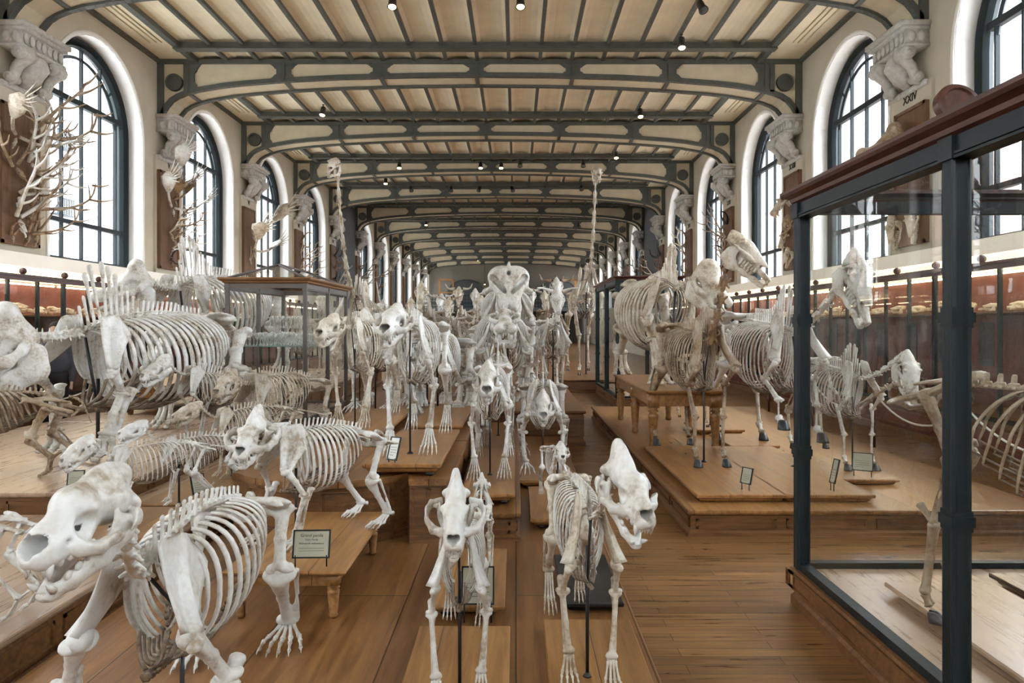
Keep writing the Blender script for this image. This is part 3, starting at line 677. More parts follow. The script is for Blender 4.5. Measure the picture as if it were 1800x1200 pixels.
    for s,gi in ((1,2),(-1,3)):
        J=P['hind']; g=G[gi]*S; ztop=J[0][1]; pts=[]
        for k,(jx,jz) in enumerate(J):
            pts.append((xh+jx*S+g*max(0,1-jz/ztop),s*(P['hspread']*S*(1.15 if k else 1.02)),jz*S+(LF[gi]*S*(1-jz/ztop) if LF[gi] else 0)))
        A=pts
        link('thigh_bone',bone('femur',A[0],A[1],bw*1.25,s),B,R)
        link('shin_bone',bone('tibia',A[1],A[2],bw*1.05,s).add(ball((A[1][0]+bw*.2,A[1][1],A[1][2]),(bw*.8,bw*1.0,bw*.9))),B,R)
        foot('hind',P,A[2],A[3],A[4],bw,s,S,B,R,lod,0)
    # ---- tail
    tl,td=P['tail']; tp=[]; p=np.array([xh-.12*S,0,zh-.02*S]); a=-.15
    tm=MD(); n=P['tn']; sl=tl*S/n
    for k in range(n):
        a2=a+(td-a)*min(1,k/(n*.45)); d=np.array([-math.cos(a2),0,math.sin(a2)])
        q=p+d*sl; r=t*.5*(1-.75*k/n); tm.add(stick(p,p+d*sl*.93,r,6 if lod<2 else 5,1.45)); p=q
    link('tail_bones',tm,B,R)
    if P['rod']:
        rm=MD()
        for rx in P['rodx']:
            zt=zst+.02*S+(.18*S if rx>-.2 else .0)
            rm.add(tube((rx*S,0,P['rodz']),(rx*S,0,zt),max(.008,t*.28),n=8)); rm.add(lathe([(t*1.1,P['rodz']),(t*.9,P['rodz']+.006),(t*.35,P['rodz']+.02)],12,(rx*S,0)))
        up=spine(.9); rm.add(sweep([(P['rodx'][0]*S,0,zst),(P['rodx'][0]*S+.03*S,0,zst+.15*S),tuple(spine(.97)-np.array([0,0,t])),],max(.006,t*.22),n=6))
        link('support_rod',rm,MT['iron'],R)
    return R
def foot(which,P,w,m,e,bw,s,S,B,R,lod,lf):
    """w wrist/ankle, m knuckle line, e tip"""
    w=np.array(w);m=np.array(m);e=np.array(e); ft=P['foot']; md=MD(); nm='forefoot_bones' if which=='fore' else 'hindfoot_bones'
    n6=7 if lod<2 else 5
    # wrist / ankle blocks
    r=bw*.62
    for k in range(5):
        a=(k-2)/2; md.add(ball(w+np.array([bw*.35,a*bw*1.0,-bw*.35*(k%2)]),(r*.75,r*.6,r*.65),6,5))
    md.add(ball(w+np.array([bw*.1,0,bw*.2]),(r*1.1,bw*1.15,r*.8),8,6))
    if which=='hind':
        L=np.linalg.norm(m-w); md.add(stick(w+np.array([0,0,0]),w+np.array([-min((.05 if P['foot']=='hoof' else .09)*S,L*.6),0,min(.07*S,L*.5)*(1 if P['hind'][2][1]>.12 else -.25)]),bw*.6,n6,1.2))
    if ft=='hoof':
        k=.95
        md.add(bone('cannon',tuple(w),tuple(m),bw*.78,s))
        pas=m+(e-m)*.55+np.array([0,0,.0])
        nt=P['toes']
        for j in range(nt):
            o=np.array([0,(j-(nt-1)/2)*bw*1.3,0]); 
            md.add(stick(m+o*.6,pas+o,bw*(.85 if nt==1 else .55),n6,1.25))
            L=bw*(1.9 if nt==1 else 1.25); c=e+o+np.array([.0,0,0])
            tip=np.array([c[0],c[1],0]) if not lf else c
            z0=0 if not lf else e[2]-.02*S
            hv=[]; 
            prof=[(1.0,0),(.93,.35),(.68,1.15),(.45,1.3)]
            v=[];f=[];n=12
            wy=L*(.82 if nt==1 else .5); wx=L*(.95 if nt==1 else .95)
            for (q,zz) in prof:
                for a in range(n):
                    an=2*PI*a/n; v.append((c[0]+q*wx*math.cos(an)*(1.15 if math.cos(an)>0 else .8)-zz*L*.38+.25*L,c[1]+q*wy*math.sin(an),z0+zz*L*.95))
            for i in range(3):
                for a in range(n): f.append((i*n+a,i*n+(a+1)%n,(i+1)*n+(a+1)%n,(i+1)*n+a))
            f.append(tuple(range(n-1,-1,-1))); f.append(tuple(range(3*n,4*n)))
            link('hoof',MD(v,f),MT['hoof'],R)
        link(nm,md,B,R); return
    nt=P['toes']; fw=P['fw']*S*(1. if which=='fore' else .85)
    for j in range(nt):
        q=(j-(nt-1)/2)/((nt-1)/2 if nt>1 else 1)
        a0=w+np.array([bw*.4,q*bw*.95,-bw*.3]); kn=m+np.array([-abs(q)**2*.22*abs(e[0]-m[0]),q*fw*.36,0])
        tp=e+np.array([-abs(q)**2*.35*abs(e[0]-m[0]),q*fw*.5,0]); tp[2]=max(tp[2],bw*.2)
        rr=bw*(.36 if ft!='pad' else .55)
        md.add(stick(a0,kn,rr,n6,1.45))
        k1=kn+(tp-kn)*.42+np.array([0,0,.3*rr+ (.012*S if ft=='paw' else 0)]); k2=kn+(tp-kn)*.74+np.array([0,0,.1*rr])
        md.add(stick(kn,k1,rr*.9,n6,1.35)); md.add(stick(k1,k2,rr*.8,n6,1.3))
        if ft=='paw': md.add(horn_md([tuple(k2),tuple(k2*.4+tp*.6+np.array([0,0,rr*.9])),tuple(tp*np.array([1,1,.3]))],rr*.8,rr*.1,6))
        else: md.add(ball(tp+np.array([0,0,rr*.3]),(rr*1.3,rr*1.2,rr*.8),7,5))
    link(nm,md,B,R)
def drop(md): return md
# ------------------------------------------------------------------ materials of the hall
MT['cream']=plain('cream_plaster',(.60,.52,.36),.75,noise=.08,scale=3)
MT['ceil']=plain('ceiling_plaster',(.74,.65,.46),.8,noise=.06,scale=2)
MT['wallm']=plain('wall_plaster',(.50,.45,.35),.8,noise=.06,scale=2)
MT['reveal']=plain('white_reveal',(.80,.79,.75),.7,noise=.03,scale=2)
MT['steel']=plain('painted_steel_grey',(.075,.082,.07),.55,0,noise=.15,scale=6)
MT['stone']=plain('carved_stone',(.50,.48,.44),.85,noise=.18,scale=12,bump=.4)
MT['winf']=plain('window_frame_green',(.020,.028,.030),.6,0)
MT['glass']=glass('clear_glass',(.97,.985,.98),1.0)
MT['wing']=glass('window_glass',(.96,.98,1.),.5)
MT['brick']=None
def brick():
    m,nt,b=nodes('pink_brick'); L=nt.links; g=N(nt,'ShaderNodeNewGeometry'); sp=N(nt,'ShaderNodeSeparateXYZ'); cb=N(nt,'ShaderNodeCombineXYZ'); ad=N(nt,'ShaderNodeMath',operation='ADD')
    L.new(g.outputs['Position'],sp.inputs[0]); L.new(sp.outputs[0],ad.inputs[0]); L.new(sp.outputs[1],ad.inputs[1]); L.new(ad.outputs[0],cb.inputs[0]); L.new(sp.outputs[2],cb.inputs[1])
    br=N(nt,'ShaderNodeTexBrick'); br.inputs['Color1'].default_value=(.50,.30,.26,1); br.inputs['Color2'].default_value=(.60,.42,.37,1); br.inputs['Mortar'].default_value=(.6,.55,.5,1)
    br.inputs['Scale'].default_value=1; br.inputs['Brick Width'].default_value=.3; br.inputs['Row Height'].default_value=.13; br.inputs['Mortar Size'].default_value=.012
    L.new(cb.outputs[0],br.inputs['Vector']); L.new(br.outputs['Color'],b.inputs['Base Color']); b.inputs['Roughness'].default_value=.9; return m
MT['brick']=brick()
MT['facade']=plain('pale_facade',(.8,.79,.77),.9)
MT['fwin']=plain('facade_window',(.28,.32,.38),.3)
OAKC=((.33,.165,.058),(.215,.096,.031),(.10,.042,.013))
MT['oak']=wood('oak_boards',*OAKC,axis=1,rough=.33,plank=.62,plank_len=3.1,gap=.0035)
MT['oakx']=wood('oak_moulding',(.31,.155,.055),(.20,.09,.03),(.09,.038,.013),axis=0,rough=.35)
MT['oakz']=wood('oak_panel',(.25,.12,.043),(.155,.068,.024),(.07,.03,.011),axis=0,rough=.4)
MT['plinth']=wood('plinth_oak',(.42,.22,.08),(.29,.14,.046),(.15,.066,.022),axis=1,rough=.30,plank=.36,plank_len=6,gap=.002)
MT['pale']=wood('pale_oak_top',(.50,.36,.25),(.42,.29,.19),(.31,.20,.125),axis=1,rough=.27,plank=.45,plank_len=7,gap=.002)
MT['floor']=wood('parquet',(.34,.175,.062),(.22,.105,.035),(.10,.044,.014),axis=0,rough=.28,plank=.095,plank_len=1.35,gap=.0022)
MT['boardw']=wood('trophy_board',(.20,.105,.045),(.125,.06,.026),(.065,.03,.014),axis=2,rough=.5)
MT['mahog']=wood('mahogany_cornice',(.10,.032,.02),(.062,.02,.013),(.03,.01,.007),axis=1,rough=.35)
MT['case']=plain('case_frame_iron',(.012,.019,.021),.42,0,noise=.1,scale=10)
MT['redback']=plain('red_backing',(.16,.045,.03),.7,noise=.2,scale=4)
MT['gold']=plain('ochre_base',(.36,.15,.035),.6)
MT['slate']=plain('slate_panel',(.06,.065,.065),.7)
MT['black']=plain('black_paint',(.012,.012,.013),.4)
MT['label']=plain('label_card',(.42,.40,.30),.6)
MT['labelw']=plain('label_card_white',(.72,.72,.68),.6)
MT['brass']=plain('dull_brass',(.25,.2,.1),.35,.9)
MT['ink']=plain('ink',(.02,.02,.02),.7)
MT['tube']=plain('lamp_tube',(1,1,1),.5,emit=(1.,.80,.48),es=14)
MT['lampw']=plain('lit_lamp',(1,1,1),.5,emit=(1.,.66,.26),es=14)
for q in ('case','winf'): MT[q].node_tree.nodes['Principled BSDF'].inputs['Specular IOR Level'].default_value=.22
PITCH=5.62; Y0=12.71; XL,XR=-8.9,7.1; ZC=8.30; XM=(XL+XR)/2
def YK(k): return Y0+PITCH*k
K0,K1=-3,11
def struct(name,md,mat,smooth=False):
    o=link(name,md,mat,None,smooth); o['kind']='structure'; return o
# ---- floor
struct('floor',box(-9.4,7.6,YK(K0)-.6,YK(K1)+.2,-.1,0),MT['floor'])
# ---- ceiling with shallow vaults between the joists
def ceiling():
    xs=[XL,-7.94]; zs=[ZC,ZC]
    for j in range(18):
        for q in range(1,7):
            u=q/6; xs.append(-7.94+.776*(j+u)); zs.append(ZC+.10*(4*u*(1-u))**.8 if q<6 else ZC)
    xs.append(XR); zs.append(ZC)
    m=MD(); ya,yb=YK(K0),YK(K1); n=len(xs); v=[];f=[]
    for y in (ya,yb):
        v+=[(x,y,z) for x,z in zip(xs,zs)]
    for i in range(n-1): f.append((i,i+1,n+i+1,n+i))
    # outer skin keeps daylight out
    v+=[(XL-.6,ya,ZC+.3),(XR+.6,ya,ZC+.3),(XR+.6,yb,ZC+.3),(XL-.6,yb,ZC+.3)]; b=2*n
    f.append((b,b+1,b+2,b+3))
    c=struct('ceiling',MD(v,f),MT['ceil'])
    for k in range(K0,K1):
        y0=YK(k)+.85; y1=YK(k+1)+.05; L=[]
        for j in range(19):
            x=-7.94+.776*j; w=.075 if j in (0,18) else .042
            L.append((x-w,x+w,y0,y1,ZC-.10 if j in(0,18) else ZC-.06,ZC+.02))
        for yy in (YK(k+1)-1.0,): L.append((-8.0,6.1,yy-.07,yy+.07,ZC-.13,ZC+.02)); L.append((-8.0,6.1,yy-.12,yy+.12,ZC-.15,ZC-.13))
        for xx in (XL+.04,XR-.04): L.append((xx-.05,xx+.05,y0,y1,ZC-.09,ZC+.02))
        o=link('ceiling_joists',boxes(L),MT['steel'],c,False)
        L2=[]
        for xx,s in ((XL,1),(XR,-1)):
            for q in (.35,.5,.62): L2.append((min(xx+s*q,xx+s*(q+.03)),max(xx+s*q,xx+s*(q+.03)),y0,YK(k+1)-1.1,ZC-.03,ZC+.01))
        link('ceiling_moulding',boxes(L2),MT['cream'],c,False)
ceiling()
# ---- portal frames
ARX=[-8.80,-8.76,-8.68,-8.56,-8.40,-8.20,-7.9,-7.3,-6.77,-5.74,-4.33,-2.6,-.9]
ARZ=[5.15,5.33,5.46,5.60,5.70,5.78,5.86,5.96,6.02,6.10,6.17,6.215,6.23]
def arch_pts():
    # refine
    P=[]; n=len(ARX)
    for i in range(n-1):
        for q in range(3 if i<7 else 2):
            u=q/(3 if i<7 else 2); P.append((ARX[i]+(ARX[i+1]-ARX[i])*u,ARZ[i]+(ARZ[i+1]-ARZ[i])*u+1.7))
    P.append((ARX[-1],ARZ[-1]+1.7)); R=[(2*XM-x,z) for x,z in P[:-1]][::-1]
    return P+R
AP=arch_pts()
def strip(pts,y0,y1,t):
    """flange of thickness t hanging under the curve"""
    v=[];f=[];n=len(pts)
    for i,(x,z) in enumerate(pts):
        a=pts[max(0,i-1)];b=pts[min(n-1,i+1)]; tx,tz=b[0]-a[0],b[1]-a[1]; l=math.hypot(tx,tz); nx,nz=tz/l,-tx/l
        v+=[(x,y0,z),(x,y1,z),(x+nx*t,y1,z+nz*t),(x+nx*t,y0,z+nz*t)]
    for i in range(n-1):
        for k in range(4): a=i*4+k;b=i*4+(k+1)%4; f.append((a,b,b+4,a+4))
    f+= [(3,2,1,0),tuple(range(4*n-4,4*n))]
    return MD(v,f)
def zarch(x):
    for i in range(len(AP)-1):
        if AP[i][0]<=x<=AP[i+1][0]:
            u=(x-AP[i][0])/(AP[i+1][0]-AP[i][0]+1e-9); return AP[i][1]+(AP[i+1][1]-AP[i][1])*u
    return AP[0][1]
STX=[-8.16+j*(14.36/6) for j in range(7)]
def gusset(xc,half,y0,y1,ztop,side=0):
    """stiffener plate with scrolled edges; half width; side -1/1 only one side scrolled"""
    zb=zarch(xc); n=28; L=[];R=[]
    for i in range(n+1):
        u=i/n; z=zb+(ztop-zb)*u
        e=abs(u-.5)*2; w=half*(.50+.16*min(1,max(0,(e-.30)/.14))+.34*(max(0,(e-.48)/.52))**1.3)
        L.append((xc-(w if side<=0 else half*.25),z)); R.append((xc+(w if side>=0 else half*.25),z))
    v=[];f=[]
    for (l,r) in zip(L,R): 
        v+=[(l[0],y0,max(l[1],zarch(l[0]))),(r[0],y0,max(r[1],zarch(r[0]))),(r[0],y1,r[1]),(l[0],y1,l[1])]
    for i in range(n):
        for k in range(4): a=i*4+k;b=i*4+(k+1)%4; f.append((a,b,b+4,a+4))
    f+=[(3,2,1,0),tuple(range(4*n,4*n+4))]
    return MD(v,f)
def ring(cx,cz,r0,r1,y0,y1,n=24):
    v=[];f=[]
    for k in range(n):
        a=2*PI*k/n; c,s=math.cos(a),math.sin(a); v+=[(cx+r0*c,y0,cz+r0*s),(cx+r1*c,y0,cz+r1*s),(cx+r1*c,y1,cz+r1*s),(cx+r0*c,y1,cz+r0*s)]
    for k in range(n):
        for q in range(4): a=k*4+q;b=k*4+(q+1)%4;k2=(k+1)%n; f.append((a,k2*4+q,k2*4+(q+1)%4,b))
    return MD(v,f)
def portal(k):
    y=YK(k); zt=ZC-.02
    v=[];f=[];n=len(AP)
    P=[(XL,6.85)]+AP+[(XR,6.85)]; n=len(P)
    for (x,z) in P: v+=[(x,y+.05,z),(x,y+.85,z),(x,y+.85,zt),(x,y+.05,zt)]
    for i in range(n-1):
        for q in range(4): a=i*4+q;b=i*4+(q+1)%4; f.append((a,a+4,b+4,b))
    f+=[(0,1,2,3),tuple(range(4*n-1,4*n-5,-1))]
    o=struct('trim_%d'%(k-K0+1),MD(v,f),MT['cream'])
    s=MD(); s.add(strip(AP,y,y+.13,.055)); s.add(strip(AP,y+.77,y+.90,.055)); s.add(strip(AP,y,y+.05,-.05))
    s.add(box(XL,XR,y-.02,y+.92,zt-.09,zt+.02))
    for s_ in (0,1):
        f_=lambda x:x if not s_ else 2*XM-x
        def bx(x0,x1,z0,z1,yy=.05): 
            a,b=sorted((f_(x0),f_(x1))); s.add(box(a,b,y-.0,y+yy,z0,z1))
        bx(XL,XL+.16,6.9,zt); bx(-8.16-.06,-8.16+.06,zarch(-8.16) if not s_ else zarch(2*XM+8.16),zt,.06)
        s.add(ring(f_(-8.47),7.72,0,.21,y-.02,y+.06)); s.add(ring(f_(-8.47),7.72,.16,.21,y-.05,y+.06))
    for j,x in enumerate(STX):
        s.add(gusset(x,.36,y+.012,y+.055,zt-.08,1 if j==0 else -1 if j==6 else 0))
        s.add(box(x-.03,x+.03,y-.015,y+.06,zarch(x),zt-.05))
        s.add(box(x-.05,x+.05,y+.05,y+.85,zarch(x)-.03,zarch(x)+.02))
    link('steel_flanges',s,MT['steel'],o,False)
    if k<6:        # rivets along the lower flange
        r=MD(); tot=0
        for i in range(1,len(AP)-1):
            a=AP[i];b=AP[i+1]; d=math.hypot(b[0]-a[0],b[1]-a[1]); nn=max(1,int(d/.13))
            for q in range(nn):
                u=q/nn; x=a[0]+(b[0]-a[0])*u; z=a[1]+(b[1]-a[1])*u; tx,tz=(b[0]-a[0])/d,(b[1]-a[1])/d
                for yy in (.04,.09,.81,.86):
                    px,pz=x+tz*.057,z-tx*.057; r.add(MD([(px-.012*tx,y+yy-.012,pz-.012*tz),(px+.012*tx,y+yy-.012,pz+.012*tz),(px+.012*tx,y+yy+.012,pz+.012*tz),(px-.012*tx,y+yy+.012,pz-.012*tz),(px+tz*.01,y+yy,pz-tx*.01)],[(0,1,4),(1,2,4),(2,3,4),(3,0,4)]))
        link('rivets',r,MT['steel'],o,False)
    return o
for k in range(K0+1,K1+1): portal(k)
# ---- stone corbels under the frames
def corbel_md(detail=True):
    """at the origin: wall plane x=0, grows to +x, y 0..1.2, top z=0"""
    m=MD()
    def lay(p,y0,y1,z0,z1): m.add(box(0,p,y0,y1,z0,z1))
    lay(.52,-.06,1.26,-.08,0); lay(.47,-.03,1.23,-.14,-.08); lay(.40,0,1.2,-.38,-.14); lay(.43,-.02,1.22,-.43,-.38)
    for j in range(7): # leaf band
        m.add(ball((.42,.12+j*.16,-.26),(.03,.07,.10),7,5))
    for j in range(2): m.add(ball((.14+.17*j,0,-.26),(.08,.03,.10),7,5))
    # scroll brackets
    for yy in (.16,1.04):
        pts=[(.40,-.44),(.42,-.55),(.33,-.64),(.24,-.72),(.19,-.84),(.15,-.98),(.02,-1.05)]
        m.add(sweep([(x,yy,z) for x,z in pts],[.14,.12,.11,.10,.09,.07,.03],[.13,.12,.10,.09,.09,.07,.03],n=8,hint=(0,1,0)))
        m.add(ring_y(.36,-.52,.03,.12,yy-.17,yy+.17)); m.add(ring_y(.15,-.93,.02,.08,yy-.13,yy+.13))
    m.add(sweep([(.2,.6,-.43),(.26,.6,-.6),(.15,.6,-.8),(.03,.6,-1.0)],[.35,.3,.25,.1],[.18,.2,.14,.05],n=10,hint=(0,1,0)))
    lay(.10,-.02,1.22,-1.1,-1.0)
    return m
def ring_y(cx,cz,r0,r1,y0,y1):
    m=ring(cx,cz,0,r1,y0,y1,14); m.add(ring(cx,cz,0,r0,y0-.02,y1+.02,10)); return m
cb=corbel_md()
def text_md(s,size,depth=.006):
    c=bpy.data.curves.new('t','FONT'); c.body=s; c.size=size; c.align_x='CENTER'; c.align_y='CENTER'; c.extrude=depth; c.resolution_u=3
    o=bpy.data.objects.new('t',c); COL.objects.link(o); dg=bpy.context.evaluated_depsgraph_get(); me=o.evaluated_get(dg).to_mesh()
    v=[tuple(p.co) for p in me.vertices]; f=[tuple(p.vertices) for p in me.polygons]; o.evaluated_get(dg).to_mesh_clear()
    bpy.data.objects.remove(o); bpy.data.curves.remove(c); return MD(v,f)
ROML=['II','III','IV','V','VI','VII','VIII','IX','X','XI','XII','XIII','XIV']
ROMR=['XXVI','XXV','XXIV','XXIII','XXII','XXI','XX','XIX','XVIII','XVII','XVI','XV','XIV']
tn=50
for k in range(K0+1,K1):
    for side,x0,s in (('left',XL,1),('right',XR,-1)):
        M=Matrix.Translation((x0,YK(k)-.02,6.93))@Matrix.Diagonal((s,1,1,1))
        o=struct('trim_%d'%tn,cb.xf(M),MT['stone'],True); tn+=1
        # pilaster strip + numeral
        p=box(min(x0,x0+s*.06),max(x0,x0+s*.06),YK(k)-.18,YK(k)+1.18,2.9,5.9); link('pilaster',p,MT['wallm'],o,False)
        if k<6:
            t=text_md((ROML if s>0 else ROMR)[k-K0-1],.2)
            R=Matrix(((0,0,s,0),(s,0,0,0),(0,1,0,0),(0,0,0,1))); t=t.xf(Matrix.Translation((x0+s*.066,YK(k)+.5,5.62+.13))@R); link('numeral',t,MT['ink'],o,False)
        # wooden trophy board
        if k!=99:
            b=struct('trim_%d'%tn,box(min(x0+s*.05,x0+s*.13),max(x0+s*.05,x0+s*.13),YK(k)-.12,YK(k)+.90,3.12,5.55),MT['boardw']); tn+=1
            e=MD(); xx=sorted((x0+s*.13,x0+s*.15))
            for (a,b_,c,d) in ((-.12,.90,5.49,5.55),(-.12,.90,3.12,3.18),(-.12,-.06,3.12,5.55),(.84,.90,3.12,5.55)): e.add(box(xx[0],xx[1],YK(k)+a,YK(k)+b_,c,d))
            link('board_edge',e,MT['boardw'],b,False)
# ---- side walls with arched windows
WR=1.75; WZ0=3.02; WZS=6.05; WC=3.14
def wall(side,X,s):
    m=MD(); rv=MD(); out=-s
    def q(a,b,c,d,t): t.add(MD([a,b,c,d],[(0,1,2,3)]))
    for k in range(K0,K1):
        ya,yb=YK(k),YK(k+1); c=ya+WC; zt=ZC+.3
        if k==4 or k==5 and False:
            q((X,ya,0),(X,yb,0),(X,yb,zt),(X,ya,zt),m); continue
        q((X,ya,0),(X,c-WR,0),(X,c-WR,zt),(X,ya,zt),m); q((X,c+WR,0),(X,yb,0),(X,yb,zt),(X,c+WR,zt),m)
        q((X,c-WR,0),(X,c+WR,0),(X,c+WR,WZ0),(X,c-WR,WZ0),m)
        n=20; A=[(c-WR*math.cos(PI*i/n),WZS+WR*math.sin(PI*i/n)) for i in range(n+1)]
        for i in range(n): q((X,A[i][0],A[i][1]),(X,A[i+1][0],A[i+1][1]),(X,A[i+1][0],zt),(X,A[i][0],zt),m)
        # reveal, slightly splayed, with a rolled edge
        O=[(c-WR,WZ0)]+A+[(c+WR,WZ0)]; xo=X+out*.62
        def sc(p,e): 
            dy,dz=p[0]-c,p[1]-max(p[1] if p[1]<WZS else WZS,0); 
            return (p[0]+(e if p[0]>c else -e) if p[1]<=WZS else c+dy*(1+e/WR), p[1] if p[1]<=WZS else WZS+(p[1]-WZS)*(1+e/WR))
        for i in range(len(O)-1):
            q((X,O[i][0],O[i][1]),(X,O[i+1][0],O[i+1][1]),(xo,O[i+1][0],O[i+1][1]),(xo,O[i][0],O[i][1]),rv)
        q((X,c-WR,WZ0),(X,c+WR,WZ0),(xo,c+WR,WZ0),(xo,c-WR,WZ0),rv)
    # outer skin so that no light leaks round the openings is the wall itself
    w=struct('wall_'+side,m,MT['wallm']); link('window_reveal',rv,MT['reveal'],w,True)
    tr=MD()
    for k in range(K0,K1):     # light band edging each arch
        if k==4: continue
        c=YK(k)+WC; n=24
        pts=[(c-WR-.05,WZ0)]+[(c-(WR+.05)*math.cos(PI*i/n),WZS+(WR+.05)*math.sin(PI*i/n)) for i in range(n+1)]+[(c+WR+.05,WZ0)]
        tr.add(sweep([(X+s*.01,a,b) for a,b in pts],.02,.05,n=6,hint=(1,0,0),cap=False))
    link('arch_moulding',tr,MT['reveal'],w,True)
wall('left',XL,1); wall('right',XR,-1)
def arc(c,r,n=20,a0=0,a1=PI): return [(c-r*math.cos(a0+(a1-a0)*i/n),WZS+r*math.sin(a0+(a1-a0)*i/n)) for i in range(n+1)]
wn=1
def window(X,s,k):
    global wn
    c=YK(k)+WC; x=X-s*.42; m=MD()
    def bar(pts,w,d): m.add(sweep([(x,a,b) for a,b in pts],w,d,n=4,hint=(1,0,0),cap=True))
    bar([(c-WR+.07,WZ0)]+arc(c,WR-.07)+[(c+WR-.07,WZ0)],.14,.085)
    bar([(c-WR+.19,WZ0)]+arc(c,WR-.19)+[(c+WR-.19,WZ0)],.09,.04)
    ri=1.33; bar([(c-ri,6.42)]+arc(c,ri)[1:-1]+[(c+ri,6.42)],.045,.035)
    for dy in (0,.7,-.7): 
        zt=WZS+math.sqrt((WR-.1)**2-dy*dy); m.add(box(x-.035,x+.035,c+dy-.022,c+dy+.022,WZ0,zt))
    for dy in (ri,-ri): m.add(box(x-.035,x+.035,c+dy-.022,c+dy+.022,WZ0,6.45))
    for z,h in ((6.42,.06),(3.86,.045),(WZ0+.04,.05)): m.add(box(x-.05,x+.05,c-WR+.1,c+WR-.1,z-h,z+h))
    for a in (40,140):
        a=math.radians(a); bar([(c-ri*math.cos(a),WZS+ri*math.sin(a)),(c-(WR-.1)*math.cos(a),WZS+(WR-.1)*math.sin(a))],.04,.03)
    o=struct('window_%d'%wn,m,MT['winf']); wn+=1
    pts=[(c-WR,WZ0)]+arc(c,WR)+[(c+WR,WZ0)]
    link('pane',MD([(x,a,b) for a,b in pts],[tuple(range(len(pts)))]),MT['wing'],o,False)
    if s<0 and k==-1:    # hopper pane tipped inwards
        h=MD(); 
        P_=[(x,c+.0,4.9),(x+s*0-.0,c+.7,4.9)]
    return o
for k in range(K0,K1):
    if k==4: continue
    window(XL,1,k); window(XR,-1,k)
# ---- outside: brick buttresses with stone arches, the house across the street
def outside():
    n=0
    for s,X in ((1,XL),(-1,XR)):
        for k in range(K0,K1+1):
            y=YK(k); x0=X-s*.75; x1=X-s*1.55
            o=empty('buttress',(0,0,0),0,'pink brick buttress with grey stone cap outside the '+('left' if s>0 else 'right')+' windows','buttress','brick buttresses outside the '+('left' if s>0 else 'right')+' windows')
            link('brick_pier',box(min(x0,x1),max(x0,x1),y+.0,y+.95,-.1,5.6),MT['brick'],o,False)
            a=[(x0,5.6),(x1,5.6)]+[(x1-s*1.5*(1-math.cos(t)),5.6+2.4*math.sin(t)) for t in [PI/2*i/8 for i in range(1,9)]]+[(x1-s*1.5,9),(x0,9)]
            link('stone_arch',poly_prism(a,None,'y',y,y+.95),MT['stone'],o,False)
            link('stone_block',box(min(x0,x1)-.06,max(x0,x1)+.06,y-.06,y+1.,5.35,5.65),MT['stone'],o,False)
    h=empty('apartment_house',(0,0,0),0,'pale stone apartment house with tall windows across the street on the left','building')
    link('facade',box(-31,-22,-6,70,-4,14),MT['facade'],h,False)
    for i in range(9):
        for j in range(4):
            z=.6+j*3.2; y=6+i*3.6; f=link('window',box(-22.02,-21.9,y,y+1.1,z,z+2.0),MT['fwin'],h,False)
            if j<4: link('window_balcony',boxes([(-21.9,-21.5,y-.1,y+1.2,z-.05,z)]+[(-21.52,-21.48,y-.1+.13*q,y-.07+.13*q,z,z+.75) for q in range(11)]+[(-21.54,-21.46,y-.1,y+1.2,z+.72,z+.77)]),MT['winf'],f,False)
    for j in range(4): link('string_course',box(-22.15,-21.9,-6,70,-.3+j*3.2,-.1+j*3.2),MT['facade'],h,False)
    h=empty('brick_house',(0,0,0),0,'pink brick building standing across the court on the right','building')
    link('facade',box(17,24,-6,70,-4,5),MT['brick'],h,False)
    for i in range(9): link('window',box(16.9,17.02,6+i*3.6,7.2+i*3.6,1.5,3.6),MT['fwin'],h,False)
    g=struct('floor_outside',box(-60,60,-40,120,-4.2,-4),MT['facade']); g.name='trim_99'
outside()
# ---- end wall with arches, gallery and railing
YE=YK(K1)+.1
def endwall():
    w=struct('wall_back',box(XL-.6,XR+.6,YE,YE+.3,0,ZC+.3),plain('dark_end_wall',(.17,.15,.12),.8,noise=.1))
    for cx in (-5.0,-.3,4.2):
        pts=[(cx-1.9,3.2)]+[(cx-1.9*math.cos(PI*i/16),5.0+1.3*math.sin(PI*i/16)) for i in range(17)]+[(cx+1.9,3.2)]
        link('blind_arch',poly_prism(pts,None,'y',YE-.12,YE+.02),MT['slate'],w,False)
        link('arch_band',sweep([(a,YE-.12,b) for a,b in pts],.09,.06,n=6,hint=(0,1,0)),MT['steel'],w,True)
    for cx in (-6.9,3.6+1.6):
        f=boxes([(cx-.75,cx-.6,YE-1.5,YE-1.3,3.4,6.3),(cx+.6,cx+.75,YE-1.5,YE-1.3,3.4,6.3),(cx-.75,cx+.75,YE-1.5,YE-1.3,6.15,6.3),(cx-.75,cx+.75,YE-1.5,YE-1.3,4.9,5.0)])
        o=link('timber_screen',f,MT['gold'],None,False); tag(o,'tall orange timber frame on the %s of the far gallery'%('left' if cx<0 else 'right'),'frame')
    d=empty('gallery_balcony',(0,0,0),0,'long dark iron gallery balcony across the far end of the hall','balcony')
    yb=YE-6; link('gallery_floor',box(XL,XR,yb,YE,3.05,3.35),MT['steel'],d,False)
    L=[(XL,XR,yb-.05,yb+.05,4.45,4.52),(XL,XR,yb-.04,yb+.04,3.42,3.48),(XL,XR,yb-.04,yb+.04,4.1,4.14)]
    x=XL
    while x<XR: L.append((x,x+.05,yb-.03,yb+.03,3.35,4.5)); x+=.28
    r=boxes(L); x=XL+.19
    while x<XR: r.add(ring(x,3.78,.06,.13,yb-.02,yb+.02,8)); x+=.28
    link('railing',r,MT['winf'],d,False)
    for x in (-7,-4,-1,2,5): link('column',box(x-.12,x+.12,yb+.1,yb+.3,0,3.1),MT['winf'],d,False)
endwall()
